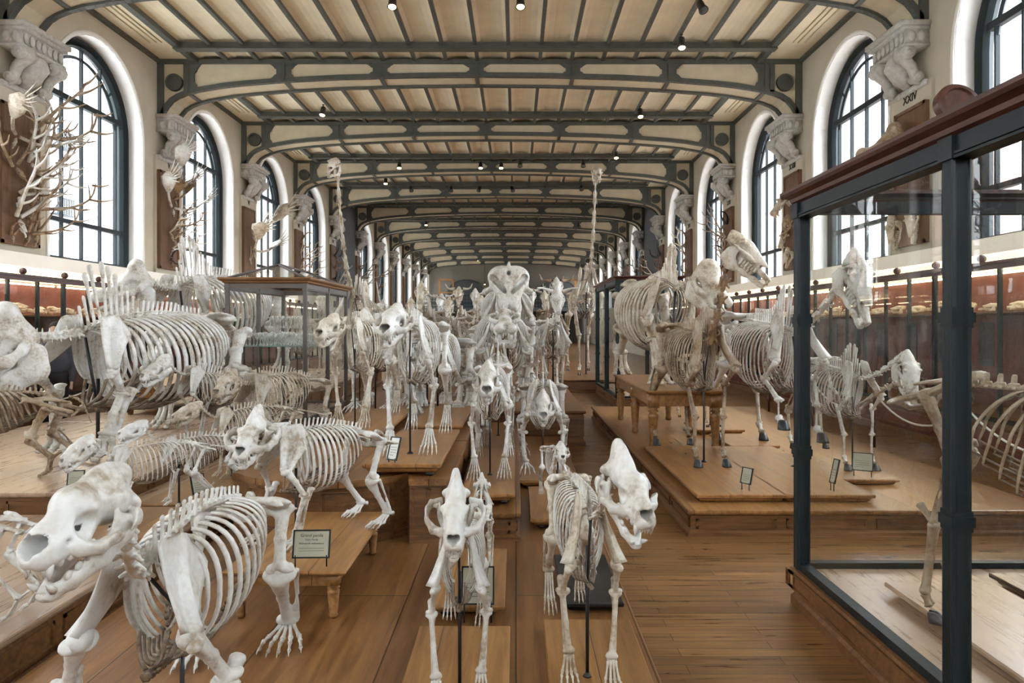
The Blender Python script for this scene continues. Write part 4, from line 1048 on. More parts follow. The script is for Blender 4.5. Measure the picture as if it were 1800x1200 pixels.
# dark cross bay: panelled walls
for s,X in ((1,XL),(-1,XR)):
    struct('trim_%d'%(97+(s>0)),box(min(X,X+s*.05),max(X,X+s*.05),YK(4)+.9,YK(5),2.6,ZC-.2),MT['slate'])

# ---- wall behind the camera: its unseen window is added for soft frontal light
def frontwall():
    y=YK(K0)-.3; cx=XM; v=[]
    L=[(XL-.6,cx-1.7,y-.3,y,0,ZC+.3),(cx+1.7,XR+.6,y-.3,y,0,ZC+.3),(cx-1.7,cx+1.7,y-.3,y,5.8,ZC+.3),(cx-1.7,cx+1.7,y-.3,y,0,3.3)]
    w=struct('wall_front',boxes(L),MT['wallm'])
    d=struct('window_98',boxes([(cx-1.7+i*.85-.04,cx-1.7+i*.85+.04,y-.2,y-.12,3.3,5.8) for i in range(5)]+[(cx-1.7,cx+1.7,y-.2,y-.12,z-.04,z+.04) for z in (3.33,4.6,5.77)]),MT['winf'])
    link('pane',MD([(cx-1.7,y-.16,3.3),(cx+1.7,y-.16,3.3),(cx+1.7,y-.16,5.8),(cx-1.7,y-.16,5.8)],[(0,1,2,3)]),MT['wing'],d,False)
frontwall()
MT['taupe']=plain('taupe_frame',(.11,.09,.08),.5)
# ------------------------------------------------------------------ wooden islands
def panelled(name,label,x0,x1,y0,y1,z0,z1,cat='platform',top='oak',side='oakz',panels=True,lip=.035,group=None,rx=True):
    o=empty(name,((x0+x1)/2,(y0+y1)/2,z0),0,label,cat,group); M=Matrix.Translation((-(x0+x1)/2,-(y0+y1)/2,-z0))
    h=z1-z0
    b=moulded(x0,x1,y0,y1,[(.03,z0),(.03,z0+h*.12),(.015,z0+h*.15),(0,z0+h*.2),(0,z1-.05),(.01,z1-.045)]); link('body',b.xf(M),MT[side],o,False)
    t=moulded(x0,x1,y0,y1,[(.01,z1-.045),(lip*.8,z1-.036),(lip,z1-.022),(lip,z1-.006),(lip-.006,z1)]); link('top_board',t.xf(M),MT[top],o,False)
    if panels and h>.15:
        L=[];za,zb=z0+h*.27,z1-.075
        def rail(a,b,fixed,ax,sgn):
            n=max(1,round((b-a)/.75)); w=(b-a)/n
            for i in range(n):
                p=a+i*w+.04; q=a+(i+1)*w-.04; t=.012
                for (u0,u1,w0,w1) in ((p,q,za,za+.018),(p,q,zb-.018,zb),(p,p+.018,za,zb),(q-.018,q,za,zb)):
                    if ax=='x': L.append((u0,u1,min(fixed,fixed+sgn*t),max(fixed,fixed+sgn*t),w0,w1))
                    else: L.append((min(fixed,fixed+sgn*t),max(fixed,fixed+sgn*t),u0,u1,w0,w1))
        rail(x0,x1,y0,'x',-1); rail(y0,min(y1,y0+14),x0 if rx else x0,'y',-1); rail(y0,min(y1,y0+14),x1,'y',1)
        link('panel_moulding',boxes(L).xf(M),MT[side],o,False)
    return o
def plinth(x0,x1,y0,y1,z0,z1,label,feet=True,mat='plinth',group=None,rz=0):
    cx,cy=(x0+x1)/2,(y0+y1)/2
    o=empty('display_plinth',(cx,cy,z0),math.radians(rz),label,'plinth',group); M=Matrix.Translation((-cx,-cy,-z0))
    zf=z0+(.03 if feet else 0)
    link('board',moulded(x0,x1,y0,y1,[(-.03,zf),(-.012,zf+(z1-zf)*.2),(-.005,zf+(z1-zf)*.45),(.02,zf+(z1-zf)*.6),(.022,z1-.008),(.016,z1)]).xf(M),MT[mat],o,False)
    if feet:
        for px in (x0+.07,x1-.07):
            for py in (y0+.07,y1-.07): link('bun_foot',lathe([(.02,z0),(.035,z0+.008),(.035,z0+.024),(.02,zf+.004)],10,(px,py)).xf(M),MT['black'],o)
    return o
def bench(x0,x1,y0,y1,z0,z1,label,legs,th=.05,apron=.11,name='display_table',legr=.045,mat='plinth',group=None):
    cx,cy=(x0+x1)/2,(y0+y1)/2; o=empty(name,(cx,cy,z0),0,label,'table',group); M=Matrix.Translation((-cx,-cy,-z0))
    link('table_top',moulded(x0,x1,y0,y1,[(-.03,z1-th),(0,z1-th*.7),(.012,z1-th*.4),(.012,z1-.008),(.005,z1)]).xf(M),MT[mat],o,False)
    a=.05; link('apron',boxes([(x0+a,x1-a,y0+a,y0+a+.025,z1-th-apron,z1-th+.01),(x0+a,x1-a,y1-a-.025,y1-a,z1-th-apron,z1-th+.01),(x0+a,x0+a+.025,y0+a,y1-a,z1-th-apron,z1-th+.01),(x1-a-.025,x1-a,y0+a,y1-a,z1-th-apron,z1-th+.01)]).xf(M),MT['plinth'],o,False)
    zt=z1-th; H=zt-z0
    for (lx,ly) in legs:
        pr=[(legr*.5,z0),(legr*.7,z0+.01),(legr*.75,z0+H*.06),(legr*.62,z0+H*.1),(legr*.95,z0+H*.58),(legr*1.0,z0+H*.62),(legr*.6,z0+H*.66),(legr*1.05,z0+H*.69),(legr*.7,z0+H*.72),(legr*1.05,z0+H*.76)]
        m=lathe(pr,12,(lx,ly)); m.add(box(lx-legr,lx+legr,ly-legr,ly+legr,z0+H*.76,zt)); link('leg',m.xf(M),MT['plinth'],o)
    return o
def caption(x,y,z,w,h,yaw,label,legh=.06,mat='label',tilt=14,text=None,lines=True):
    o=empty('label_stand',(x,y,z),math.radians(yaw),label,'label')
    R=Matrix.Translation((0,0,legh))@Matrix.Rotation(math.radians(-tilt),4,'X')
    link('card',box(-w/2,w/2,-.003,.003,0,h).xf(R),MT[mat],o,False)
    e=.006; link('card_frame',boxes([(-w/2-e,w/2+e,-.006,.006,-e,e*.3),(-w/2-e,w/2+e,-.006,.006,h-e*.3,h+e),(-w/2-e,-w/2+e*.3,-.006,.006,0,h),(w/2-e*.3,w/2+e,-.006,.006,0,h)]).xf(R),MT['case'],o,False)
    for s in (-1,1): link('stand_leg',tube((s*(w/2-.01),0,0),(s*(w/2-.01),.0,legh+.01),.004,n=6),MT['case'],o)
    if lines:
        L=[]
        for i in range(4): L.append((-w*.36,w*.36*(1 if i!=3 else .2),-.0042,-.0035,h*(.55-.12*i),h*(.565-.12*i)))
        if text:
            R2=R@Matrix(((1,0,0,0),(0,0,-1,-.0036),(0,1,0,0),(0,0,0,1)))
            link('card_title',text_md('Grand panda',h*.17,.0004).xf(R2@Matrix.Translation((0,h*.82,0))),MT['ink'],o,False)
            link('card_subtitle',text_md('Giant Panda',h*.105,.0004).xf(R2@Matrix.Translation((0,h*.66,0))),MT['ink'],o,False)
            link('card_species',text_md('Ailuropoda melanoleuca',h*.10,.0004).xf(R2@Matrix.Translation((0,h*.52,0))),MT['ink'],o,False)
            L=[(-w*.36,w*.36,-.0042,-.0035,h*(.33-.1*i),h*(.342-.1*i)) for i in range(2)]
        link('card_lines',boxes(L).xf(R),MT['ink'],o,False)
    return o
DZ=.15
panelled('wooden_dais','low wooden dais of dark oak boards running up the middle of the hall',-2.15,.60,1.2,10.33,0,DZ,top='oak')
panelled('wooden_platform','raised panelled oak platform carrying the big cats, behind the curved counter',-2.10,-.50,7.06,10.3,DZ,.61)
panelled('wooden_platform','broad panelled oak platform under the elephant skeleton in the middle distance',-2.28,.95,10.42,18.6,0,.50)
panelled('wooden_platform','low oak platform spanning the aisle in the far half of the hall',-2.28,2.2,18.72,34,0,.33)
panelled('wooden_platform','narrow panelled oak step beside the curved counter, under the heart-nosed skeleton',-.43,.0,5.35,10.3,DZ,.35)
# curved counter front of the raised platform
def counter():
    o=empty('curved_counter',(-1.3,5.6,DZ),0,'panelled oak counter with a bowed front behind the panda bench','counter'); M=Matrix.Translation((1.3,-5.6,-DZ))
    def outl(e):
        P=[(-.50+e,5.28-e),(-.76-e*.0,5.28-e)]
        n=14
        for i in range(n+1):
            t=i/n; P.append((-.80-1.25*t, 5.50-e-.34*math.sin(PI*t)**.8))
        P+=[(-2.1,5.5-e),(-2.1,6.98),(-.50+e,6.98)]
        return P
    link('body',poly_prism(outl(0),None,'z',DZ,.57).xf(M),MT['oakz'],o,False)
    link('counter_top',poly_prism(outl(.035),None,'z',.565,.61).xf(M),MT['oak'],o,False)
    link('skirting',poly_prism(outl(.018),None,'z',DZ,.21).xf(M),MT['oakz'],o,False)
    L=[]
    for (a,b) in ((-.74,-.635),(-.625,-.52)): L+= [(a,b,5.268,5.285,.25,.262),(a,b,5.268,5.285,.53,.542),(a,a+.012,5.268,5.285,.25,.542),(b-.012,b,5.268,5.285,.25,.542)]
    m=boxes(L)
    for t0,t1 in ((.1,.45),(.55,.9)):
        for zz in (.26,.53): m.add(sweep([(-.80-1.25*(t0+(t1-t0)*i/8),5.495-.34*math.sin(PI*(t0+(t1-t0)*i/8))**.8,zz) for i in range(9)],.008,n=6,hint=(0,0,1)))
        for t in (t0,t1): m.add(box(-.80-1.25*t-.007,-.80-1.25*t+.007,5.485-.34*math.sin(PI*t)**.8,5.5-.34*math.sin(PI*t)**.8,.26,.53))
    link('panel_moulding',m.xf(M),MT['oakz'],o,False)
counter()
panelled('wooden_platform','long pale-topped oak platform on the left under the rhinoceros',-6.2,-3.22,5.70,9.8,0,.42,top='pale')
panelled('wooden_platform','pale-topped oak platform under the round-ended table on the far left',-6.2,-4.0,9.9,22,0,.42,top='pale')
panelled('wooden_platform','lower left oak step holding the row of small skeletons',-3.12,-2.33,1.5,9.8,0,.29,top='pale')
panelled('wooden_platform','low pale oak platform at the left edge in front of the rhinoceros',-6.2,-3.22,1.5,5.6,0,.26,top='pale')
panelled('wooden_platform','wide panelled oak platform on the right carrying the hoofed skeletons',1.42,4.35,6.0,13.6,0,.21,top='plinth')
# ---- plinths
plinth(1.54,2.255,6.23,8.7,.21,.28,'long oak plinth under the long-necked skeleton',False)
plinth(2.275,3.0,6.23,8.7,.21,.28,'long oak plinth under the prancing horse skeleton',False)
plinth(2.56,3.1,8.76,9.7,.21,.28,'oak plinth under the hind hooves of the prancing horse',False)
plinth(3.05,3.55,6.9,8.4,.21,.27,'short oak plinth under the small hoofed skeleton behind the big glass case',False)
plinth(2.5,3.1,10.1,10.9,.21,.28,'small oak plinth behind the long-necked skeleton',False)
plinth(-1.08,-.56,5.32,7.05,.61,.71,'oak plinth on black bun feet under the big heart-nosed cat')
plinth(-.40,-.03,5.55,7.6,.35,.44,'oak plinth on the narrow step under the white heart-nosed skeleton')
plinth(-1.9,-1.25,6.9,8.9,.61,.70,'oak plinth under the brownish cat left of the biggest cat')
plinth(-1.05,-.56,7.4,9.2,.61,.70,'oak plinth behind the biggest cat')
plinth(-.44,-.08,3.9,4.86,DZ,.23,'oak plinth with bun feet behind the central foreground skeleton')
plinth(-.46,-.05,1.9,3.68,DZ,.20,'pale oak board under the central foreground skeleton',False)
plinth(.16,.56,1.9,3.76,DZ,.20,'pale oak board under the right-hand foreground skeleton',False)
plinth(.27,.56,4.0,4.8,DZ,.21,'black painted plinth behind the right-hand foreground skeleton',False,'black')
plinth(.13,.55,5.6,6.7,DZ,.24,'oak plinth under the pair of little skeletons in the aisle')
plinth(.05,.50,7.0,8.4,DZ,.24,'oak plinth under the grinning bear-like skeleton')
plinth(-2.85,-2.4,4.3,5.5,.29,.35,'narrow oak plinth below the leftmost small skeleton')
plinth(-2.85,-2.38,5.6,7.1,.29,.35,'narrow oak plinth with a framed card beside the giant panda')
# ---- tables
bench(-1.52,-.90,3.86,5.08,DZ,.42,'oak bench with turned legs carrying the giant panda skeleton',[(-1.46,3.93),(-.97,3.93),(-1.46,5.01),(-.97,5.01)],th=.035,apron=.06,name='display_bench',legr=.034)
bench(1.57,2.50,8.85,11.8,.21,.92,'heavy oak table with turned legs carrying the big domed-skull skeleton',[(1.66,8.95),(1.66,10.3),(1.66,11.7),(2.41,8.95),(2.41,11.7),(2.41,10.3)],th=.05,apron=.14,legr=.065)
def round_table():
    cx,cy=-5.05,12.0; o=empty('round_ended_table',(cx,cy,.42),0,'round-ended light oak table under the rear rhinoceros','table')
    def ol(r): return [(r*.76*math.cos(t),r*1.5*math.sin(t)) for t in [2*PI*i/36 for i in range(36)]]
    link('table_top',poly_prism(ol(1.25),None,'z',.40,.45),MT['plinth'],o,False); link('apron',poly_prism(ol(1.19),None,'z',.28,.41),MT['plinth'],o,False)
    for (x,y) in ((-.5,-1.35),(.5,-1.35),(-.8,0),(.8,0),(-.5,1.35),(.5,1.35)): link('leg',lathe([(.035,0),(.04,.02),(.06,.30)],10,(x,y)),MT['plinth'],o)
round_table()
# ---- glass cases
def glass_case(name,label,x0,x1,y0,y1,zb,zt,ys,xs,fw=.055,base='oakz',cornice='mahog',roof=False,top='pale',shelves=(),knobs=(),group=None,fm='case'):
    cx,cy=(x0+x1)/2,(y0+y1)/2; o=empty(name,(cx,cy,0),0,label,'display case',group); M=Matrix.Translation((-cx,-cy,0)); h=fw/2
    b=moulded(x0,x1,y0,y1,[(.05,0),(.05,zb*.22),(.035,zb*.3),(.03,zb*.86),(.055,zb*.92),(.05,zb-.004)]); link('base',b.xf(M),MT[base],o,False)
    L=[];L2=[]
    for yy0,yy1 in zip(ys[:-1],ys[1:]):
        for q0,q1 in ((yy0+.03,yy0+.12),(yy0+.15,yy1-.03)):
            for (a,b_,c,d) in ((q0,q1,zb*.36,zb*.42),(q0,q1,zb*.74,zb*.8),(q0,q0+.012,zb*.36,zb*.8),(q1-.012,q1,zb*.36,zb*.8)):
                L.append((x0-.042,x0-.03,a,b_,c,d)); L2.append((x1+.03,x1+.042,a,b_,c,d))
    link('base_panel',boxes(L).xf(M),MT[base],o,False); link('base_panel',boxes(L2).xf(M),MT[base],o,False)
    link('case_floor',box(x0+.03,x1-.03,y0+.03,y1-.03,zb-.02,zb+.004).xf(M),MT[top],o,False)
    def post(x,y):
        m=MD()
        m.add(box(x-h,x+h,y-h*.6,y+h*.6,zb,zt)); m.add(box(x-h*.6,x+h*.6,y-h,y+h,zb,zt)); 
        for sx in (-1,1):
            for sy in (-1,1): m.add(tube((x+sx*h*.75,y+sy*h*.75,zb),(x+sx*h*.75,y+sy*h*.75,zt),h*.32,n=8))
        for z in (zb+(zt-zb)*.68,zb+(zt-zb)*.32): m.add(box(x-h*1.25,x+h*1.25,y-h*1.25,y+h*1.25,z-.02,z+.02)); m.add(box(x-h*1.1,x+h*1.1,y-h*1.1,y+h*1.1,z-.04,z+.04))
        m.add(box(x-h*1.3,x+h*1.3,y-h*1.3,y+h*1.3,zt-.09,zt)); return m
    pts=set()
    for y in ys: pts|={(x0,y),(x1,y)}
    for x in xs: pts|={(x,y0),(x,y1)}
    for (x,y) in sorted(pts): link('case_post',post(x,y).xf(M),MT[fm],o,False)
    rl=MD()
    for z,t in ((zb+.02,.02),(zt-.03,.035)):
        for y in (y0,y1): rl.add(box(x0,x1,y-h*.8,y+h*.8,z-t,z+t))
        for x in (x0,x1): rl.add(box(x-h*.8,x+h*.8,y0,y1,z-t,z+t))
    for t_ in (.012,.02):
        for x in (x0,x1): rl.add(box(x-h-.004,x+h+.004,y0,y1,zt-.05-t_*2,zt-.045-t_*2+.006)); 
    link('case_rail',rl.xf(M),MT[fm],o,False)
    gm=MD()
    for a,b_ in zip(ys[:-1],ys[1:]):
        for x in (x0,x1): gm.add(MD([(x,a+h,zb+.03),(x,b_-h,zb+.03),(x,b_-h,zt-.06),(x,a+h,zt-.06)],[(0,1,2,3)]))
    for a,b_ in zip(xs[:-1],xs[1:]):
        for y in (y0,y1): gm.add(MD([(a+h,y,zb+.03),(b_-h,y,zb+.03),(b_-h,y,zt-.06),(a+h,y,zt-.06)],[(0,1,2,3)]))
    link('glass_panes',gm.xf(M),MT['glass'],o,False)
    c=moulded(x0,x1,y0,y1,[(.02,zt-.005),(.05,zt+.01),(.055,zt+.03),(.09,zt+.045),(.10,zt+.06),(.10,zt+.078)])
    # hollow cornice: remove caps so the roof stays open
    c.f=[f for f in c.f if len(f)==4 and not (abs(c.v[list(f)][:,2].max()-c.v[list(f)][:,2].min())<1e-6)]
    inn=MD(); inn.add(box(x0-.09,x1+.09,y0-.09,y0+.05,zt+.055,zt+.078)); inn.add(box(x0-.09,x1+.09,y1-.05,y1+.09,zt+.055,zt+.078)); inn.add(box(x0-.09,x0+.05,y0-.09,y1+.09,zt+.055,zt+.078)); inn.add(box(x1-.05,x1+.09,y0-.09,y1+.09,zt+.055,zt+.078))
    link('cornice',c.add(inn).xf(M),MT[cornice],o,False)
    if roof:
        rz=zt+.075; pk=rz+roof; w=min(x1-x0,y1-y0)/2; A=[(x0,y0,rz),(x1,y0,rz),(x1,y1,rz),(x0,y1,rz)]
        if x1-x0>y1-y0: R1,R2=(x0+w,cy,pk),(x1-w,cy,pk); E=[(A[0],R1),(A[3],R1),(A[1],R2),(A[2],R2)]; Fs=[(0,1,5,4),(1,2,5),(2,3,4,5),(3,0,4)]
        else: R1,R2=(cx,y0+w,pk),(cx,y1-w,pk); E=[(A[0],R1),(A[1],R1),(A[2],R2),(A[3],R2)]; Fs=[(0,1,4),(1,2,5,4),(2,3,5),(3,0,4,5)]
        link('roof_glass',MD(A+[R1,R2],Fs).xf(M),MT['glass'],o,False)
        m=MD()
        for a,b_ in E+[(R1,R2)]: m.add(tube(a,b_,.018,n=6))
        link('roof_bars',m.xf(M),MT[fm],o)
    else: link('roof_glass',MD([(x0,y0,zt),(x1,y0,zt),(x1,y1,zt),(x0,y1,zt)],[(0,1,2,3)]).xf(M),MT['glass'],o,False)
    for z in shelves: link('glass_shelf',box(x0+.06,x1-.06,y0+.06,y1-.06,z-.01,z).xf(M),plain('shelf_glass_green',(.16,.32,.28),.1) if 'shelfg' not in MT else MT['shelfg'],o,False)
    for (x,y) in knobs:
        m=lathe([(.01,-.03),(.075,-.028),(.085,-.018),(.085,.018),(.075,.028),(.06,.03),(.055,.022),(.01,.022)],40)
        m=m.xf(Matrix.Translation((x,y,zt+.13))@Matrix.Rotation(math.radians(72),4,'X')@Matrix.Rotation(math.radians(0),4,'Z')); link('disc_finial',m.xf(M),MT[cornice],o,False)
    return o
MT['shelfg']=plain('shelf_glass_green',(.20,.36,.32),.15)
glass_case('glass_case','tall iron-framed glass case on an oak base filling the right foreground',1.74,4.3,-.2,4.5,.225,2.44,[4.5,2.92,1.35,-.2],[1.74,4.3],knobs=((1.74,2.92),(4.3,2.92)),fw=.075)
glass_case('hipped_glass_case','hip-roofed glass case of small white skeletons left of centre',-3.9,-2.85,10.0,12.4,.40,2.27,[10.0,11.2,12.4],[-3.9,-2.85],fm='taupe',fw=.05,roof=.22,shelves=(1.42,),cornice='oakx')
glass_case('glass_case','tall glass case with a mahogany cornice in the aisle behind the oak table',2.05,3.3,14.9,18.6,.24,2.62,[14.9,16.7,18.6],[2.05,3.3],fw=.09)
# planks inside the large case
for i,(xx) in enumerate((2.05,2.72)):
    plinth(xx,xx+.55,.6,4.05 if i==0 else 4.2,.23,.29,'oak board %s in the big glass case'%('nearest the aisle' if i==0 else 'under the big rib cage'),False,'pale')
# ---- wall cabinets
def cabinet(side,y,label_grp,first):
    s=1 if side=='left' else -1; xf=-7.7 if s>0 else 5.95; xb=XL+.0 if s>0 else XR; w=2.1
    o=empty('display_cabinet',(xf,y,0),0 if s>0 else PI,None,None)   # local: +x into the room, y along
    d=abs(xb-xf)-.02
    link('cabinet_body',boxes([(-d,0,0,w,0,.5),(-d,-d+.02,0,w,.5,2.48)]),MT['redback'] if s<0 else MT['oakz'],o,False)
    link('cabinet_base',boxes([(0,.03,0,w,0,.12),(0,.02,0,w,.44,.5)]+[(0,.012,.06+i*w/3,.02+i*w/3+.62,.17,.19) for i in range(3)]+[(0,.012,.06+i*w/3,.02+i*w/3+.62,.38,.40) for i in range(3)]),MT['oakz'],o,False)
    link('back_panel',boxes([(-d+.02,-d+.03,0,w,.5,2.45)]),MT['redback'],o,False)
    if s<0: link('ochre_floor',box(-d+.03,-.02,0,w,.5,.52),MT['gold'],o,False)
    link('shelf',box(-d+.03,-.08,0,w,1.86,1.885),MT['gold'] if s>0 else MT['oakx'],o,False)
    if s>0: link('shelf',box(-d+.03,-.1,0,w,1.30,1.325),MT['oakx'],o,False)
    P=[]
    for i in range(4):
        yy=min(w-.03,i*w/3); P.append((-.03,.02,yy-.018,yy+.022,.5,2.42))
    link('door_frame',boxes(P+[(-.04,.02,0,w,.5,.55)]),MT['winf'] if s<0 else MT['case'],o,False)
    link('top_rail',boxes([(-.05,.03,0,w,2.40,2.46),(-.06,.05,0,w,2.46,2.50)]),MT['mahog'],o,False)
    for yy in (0.02,w/2): 
        link('finial',lathe([(.01,-.025),(.05,-.022),(.055,0),(.05,.022),(.01,.025)],14).xf(Matrix.Translation((0,yy,2.55))@Matrix.Rotation(PI/2,4,'X')),MT['mahog'],o)
    link('door_glass',MD([(0.005,0,.55),(0.005,w,.55),(0.005,w,2.4),(0.005,0,2.4)],[(0,1,2,3)]),MT['glass'],o,False)
    link('sloping_top',MD([(-.03,0,2.48),(-.03,w,2.48),(-d,w,2.72),(-d,0,2.72)],[(0,1,2,3)]),MT['glass'],o,False)
    link('lamp_tube',tube((-d+.12,.03,2.60),(-d+.12,w-.03,2.60),.022,n=8),MT['tube'],o)
    link('lamp_tube',tube((-.14,.05,2.36),(-.14,w-.05,2.36),.012,n=8),MT['tube'],o)
    link('lamp_housing',boxes([(-d,-d+.1,0,w,2.66,2.74),(-d,-d+.22,0,w,2.74,2.98)]),MT['reveal'],o,False)
    if s<0:
        for i in range(2): link('slate_card',box(-d+.03,-d+.045,.25+i*1.1,.6+i*1.1,1.1,1.75),MT['slate'],o,False)
    return o
def tagc(o,l,g): tag(o,l,'cabinet',g)
cabL=[];cabR=[]
for i in range(12):
    c=cabinet('left',4.2+2.1*i,None,i==0) if i==0 else copy_tree(cabL[0]); c.location=(-7.7,4.2+2.1*i,0); cabL.append(c); tagc(c,'lit glazed wall cabinet with bones on its shelf along the left wall','wall cabinets along the left wall')
for i in range(14):
    c=cabinet('right',4.2+2.1*i,None,i==0) if i==0 else copy_tree(cabR[0]); c.location=(5.95,4.2+2.1*i,0); cabR.append(c); tagc(c,'lit glazed wall cabinet with red backing along the right wall','wall cabinets along the right wall')
# ---- ceiling spotlights
def spot(x,y,z,yaw,pitch,lit):
    o=empty('ceiling_spotlight',(x,y,z),math.radians(yaw),None,None)
    R=Matrix.Translation((0,0,-.16))@Matrix.Rotation(math.radians(-pitch),4,'X')
    link('mount',lathe([(.035,-.02),(.035,0)],10).add(tube((0,0,-.16),(0,0,0),.012,n=6)),MT['black'],o)
    link('lamp_housing',lathe([(.045,.10),(.075,.07),(.08,-.10),(.10,-.17),(.085,-.165)],14).xf(R),MT['black'],o)
    link('lamp_face',ball((0,0,-.15),(.082,.082,.05),12,8).xf(R),MT['lampw'] if lit else MT['steel'],o,False)
    return o
SP=[(690,2,11.5,0,1),(915,2,11.5,0,1),(1232,12,12.3,20,0),(1198,75,17.2,0,1),(568,195,24.1,-30,1),(1125,198,24.1,15,1),(702,290,29.2,0,1),(845,290,29.2,0,1),(881,290,29.2,0,1),(914,288,29.2,0,0),(1025,288,29.2,0,0),(1083,272,28.4,0,1),
 (678,318,34.0,0,1),(722,332,34.8,30,0),(793,332,34.8,0,0),(843,332,34.8,-30,0),(900,332,34.8,30,0),(1022,330,34.8,0,0),(749,392,45.,0,1),(1017,395,45.,20,0),(840,455,62,0,1),(852,497,66,0,1)]
words=['']
for i,(px,py,_,yaw,lit) in enumerate(SP):
    z=8.02 if py<450 else 5.6 if py<480 else 4.9; Y=F*(z-HC)/(VY-py)
    if py>450: Y=YE-.35; z=HC+(VY-py)*Y/F
    p=at(px,py,Y); o=spot(p.x,Y,ZC-.09 if py<450 else p.z+.16,yaw,14 if lit else 35,lit)
    if py>450: link('hanging_stem',tube((0,0,0),(0,0,ZC-.1-p.z-.16),.012,n=6),MT['black'],o)
    near=('near','middle','far')[0 if i<4 else 1 if i<12 else 2]
    tag(o,'%s ceiling spotlight under the %s part of the vault'%('small lit' if lit else 'small black unlit',near),'spotlight','%s spotlights on the %s ceiling'%('lit' if lit else 'unlit',near))
# ---- stanchions and chain
def stanchion(x,y,label):
    o=empty('rope_post',(x,y,0),0,label,'barrier post','barrier posts in front of the right wall cabinets')
    link('foot_disc',lathe([(.13,0),(.13,.012),(.04,.03),(.02,.05)],16),MT['brass'],o)
    link('post',lathe([(.018,.03),(.02,.3),(.03,.32),(.03,.36),(.022,.38),(.024,.8),(.016,.84)],12),MT['mahog'],o)
    link('knob',ball((0,0,.87),.03,10,8),MT['brass'],o); return o
sp_=[(4.65,y) for y in (5.6,7.6,9.6,11.6,13.6)]
for x,y in sp_: stanchion(x,y,'slim dark barrier post with a pale knob by the right wall cabinets')
for (x0,y0),(x1,y1) in zip(sp_[:-1],sp_[1:]):
    P=[(x0+(x1-x0)*u,y0+(y1-y0)*u,.83-.28*4*u*(1-u)) for u in [i/14 for i in range(15)]]
    tag(link('barrier_rope',sweep(P,.012,n=6,hint=(0,0,1)),MT['labelw'],None),'pale barrier rope sagging between two dark posts on the right','rope','barrier ropes on the right')
sl_=[(-6.6,y) for y in (5.2,7.4,9.6,11.8)]
for x,y in sl_:
    o=stanchion(x,y,'slim dark barrier post in front of the left wall cabinets'); o['group']='barrier posts in front of the left wall cabinets'
for (x0,y0),(x1,y1) in zip(sl_[:-1],sl_[1:]):
    P=[(x0+(x1-x0)*u,y0+(y1-y0)*u,.83-.2*4*u*(1-u)) for u in [i/14 for i in range(15)]]
    tag(link('barrier_rope',sweep(P,.012,n=6,hint=(0,0,1)),MT['labelw'],None),'pale barrier rope sagging between two dark posts on the left','rope','barrier ropes on the left')
# ------------------------------------------------------------------ the skeletons
def pl(kind,S,X,Y,z,yaw,label,**k): return skeleton(kind,S,(X,Y,z),yaw,label,cat=k.pop('cat','skeleton'),**k)
H=dict(lod=0)
pl('bear',.90,-1.22,2.45,.15,5,'large white bear skeleton with a turned head filling the lower left foreground',neck=(.28,.05,.33),hyaw=-14,pitch=10,jaw=18,L=1.26,skl=.40,rodx=(-.35,),W=.46,scw=.46,rw=.040,nL=4,N=13,nsp=.11,lod=0,kmax=1.7,t=.036,cw=1.15,fw=.27,gait=(.0,.12,-.05,.1),elbow_out=.10,hspread=.185)
pl('hyena',.76,-.23,2.98,.20,2,'crested carnivore skeleton on a rod at the bottom centre, facing forwards',neck=(.26,.0,.34),pitch=30,jaw=12,gait=(.0,.08,.0,-.14),lod=0,skl=.37)
pl('wolf',.86,.31,3.08,.20,3,'tall-crested carnivore skeleton at lower right centre beside the aisle, jaws open',neck=(.30,.05,.30),pitch=26,hyaw=14,jaw=24,gait=(.04,-.06,-.12,.05),lod=0,skl=.38,mat='bone',legmat='ivory')
pl('wolf',.50,-.22,4.72,.23,182,'small skeleton seen from behind on a bun-footed plinth at centre',neck=(.25,0,.05))
pl('small',.48,.33,5.85,.24,4,'little white skeleton with a dark nose on the plinth in the aisle',neck=(.25,0,.30),skl=.42)
pl('small',.46,.46,5.15,.15,-4,'little skeleton with a long narrow snout just behind the crested foreground skull',neck=(.3,0,.22),skl=.55,pitch=40)
pl('small',.34,.42,4.45,.21,5,'tiny skeleton standing on the black painted plinth')
pl('lion',.98,-.22,6.15,.44,0,'white skeleton with a heart-shaped nose opening on the narrow step',neck=(.26,0,.06),pitch=22,skl=.37,W=.30,gait=(0,.06,0,0),sk='bear',legmat='bone')
pl('bear',.98,.27,7.4,.24,-2,'pale grinning bear-like skeleton with splayed shoulder blades at the aisle edge',neck=(.24,0,-.06),pitch=24,skl=.36,W=.34)
pl('lion',1.14,-.82,5.75,.71,0,'big cat skeleton with a large heart-shaped nose opening on the tall bun-footed plinth',neck=(.24,-.03,.09),hyaw=-8,pitch=18,skl=.35,gait=(-.02,.1,.06,-.1),rodx=(.02,),W=.30,lod=0)
pl('lion',1.16,-1.62,7.3,.70,-3,'brownish cat skeleton behind the panda, left of the biggest cat',neck=(.26,-.04,.04),hyaw=-10,pitch=18,mat='ivory',tail=(.3,-1.3),gait=(.05,-.05,0,0))
pl('panda',.74,-1.36,4.36,.42,-38,'giant panda skeleton with very wide cheek arches on the oak bench',neck=(.20,.04,.16),hyaw=34,pitch=24,jaw=10,lod=0,skl=.46,gait=(.0,.1,.0,-.12),L=.82)
pl('bear',.98,-2.72,7.7,.29,-20,'yellowish skeleton with a blunt skull turned left, behind the row of small ones',neck=(.24,.0,.06),hyaw=6,mat='ivory',skl=.38)
pl('hyena',.92,-3.45,7.9,.42,-30,'white skeleton with open jaws beside the hind leg of the rhinoceros',neck=(.26,.0,.12),skl=.38)
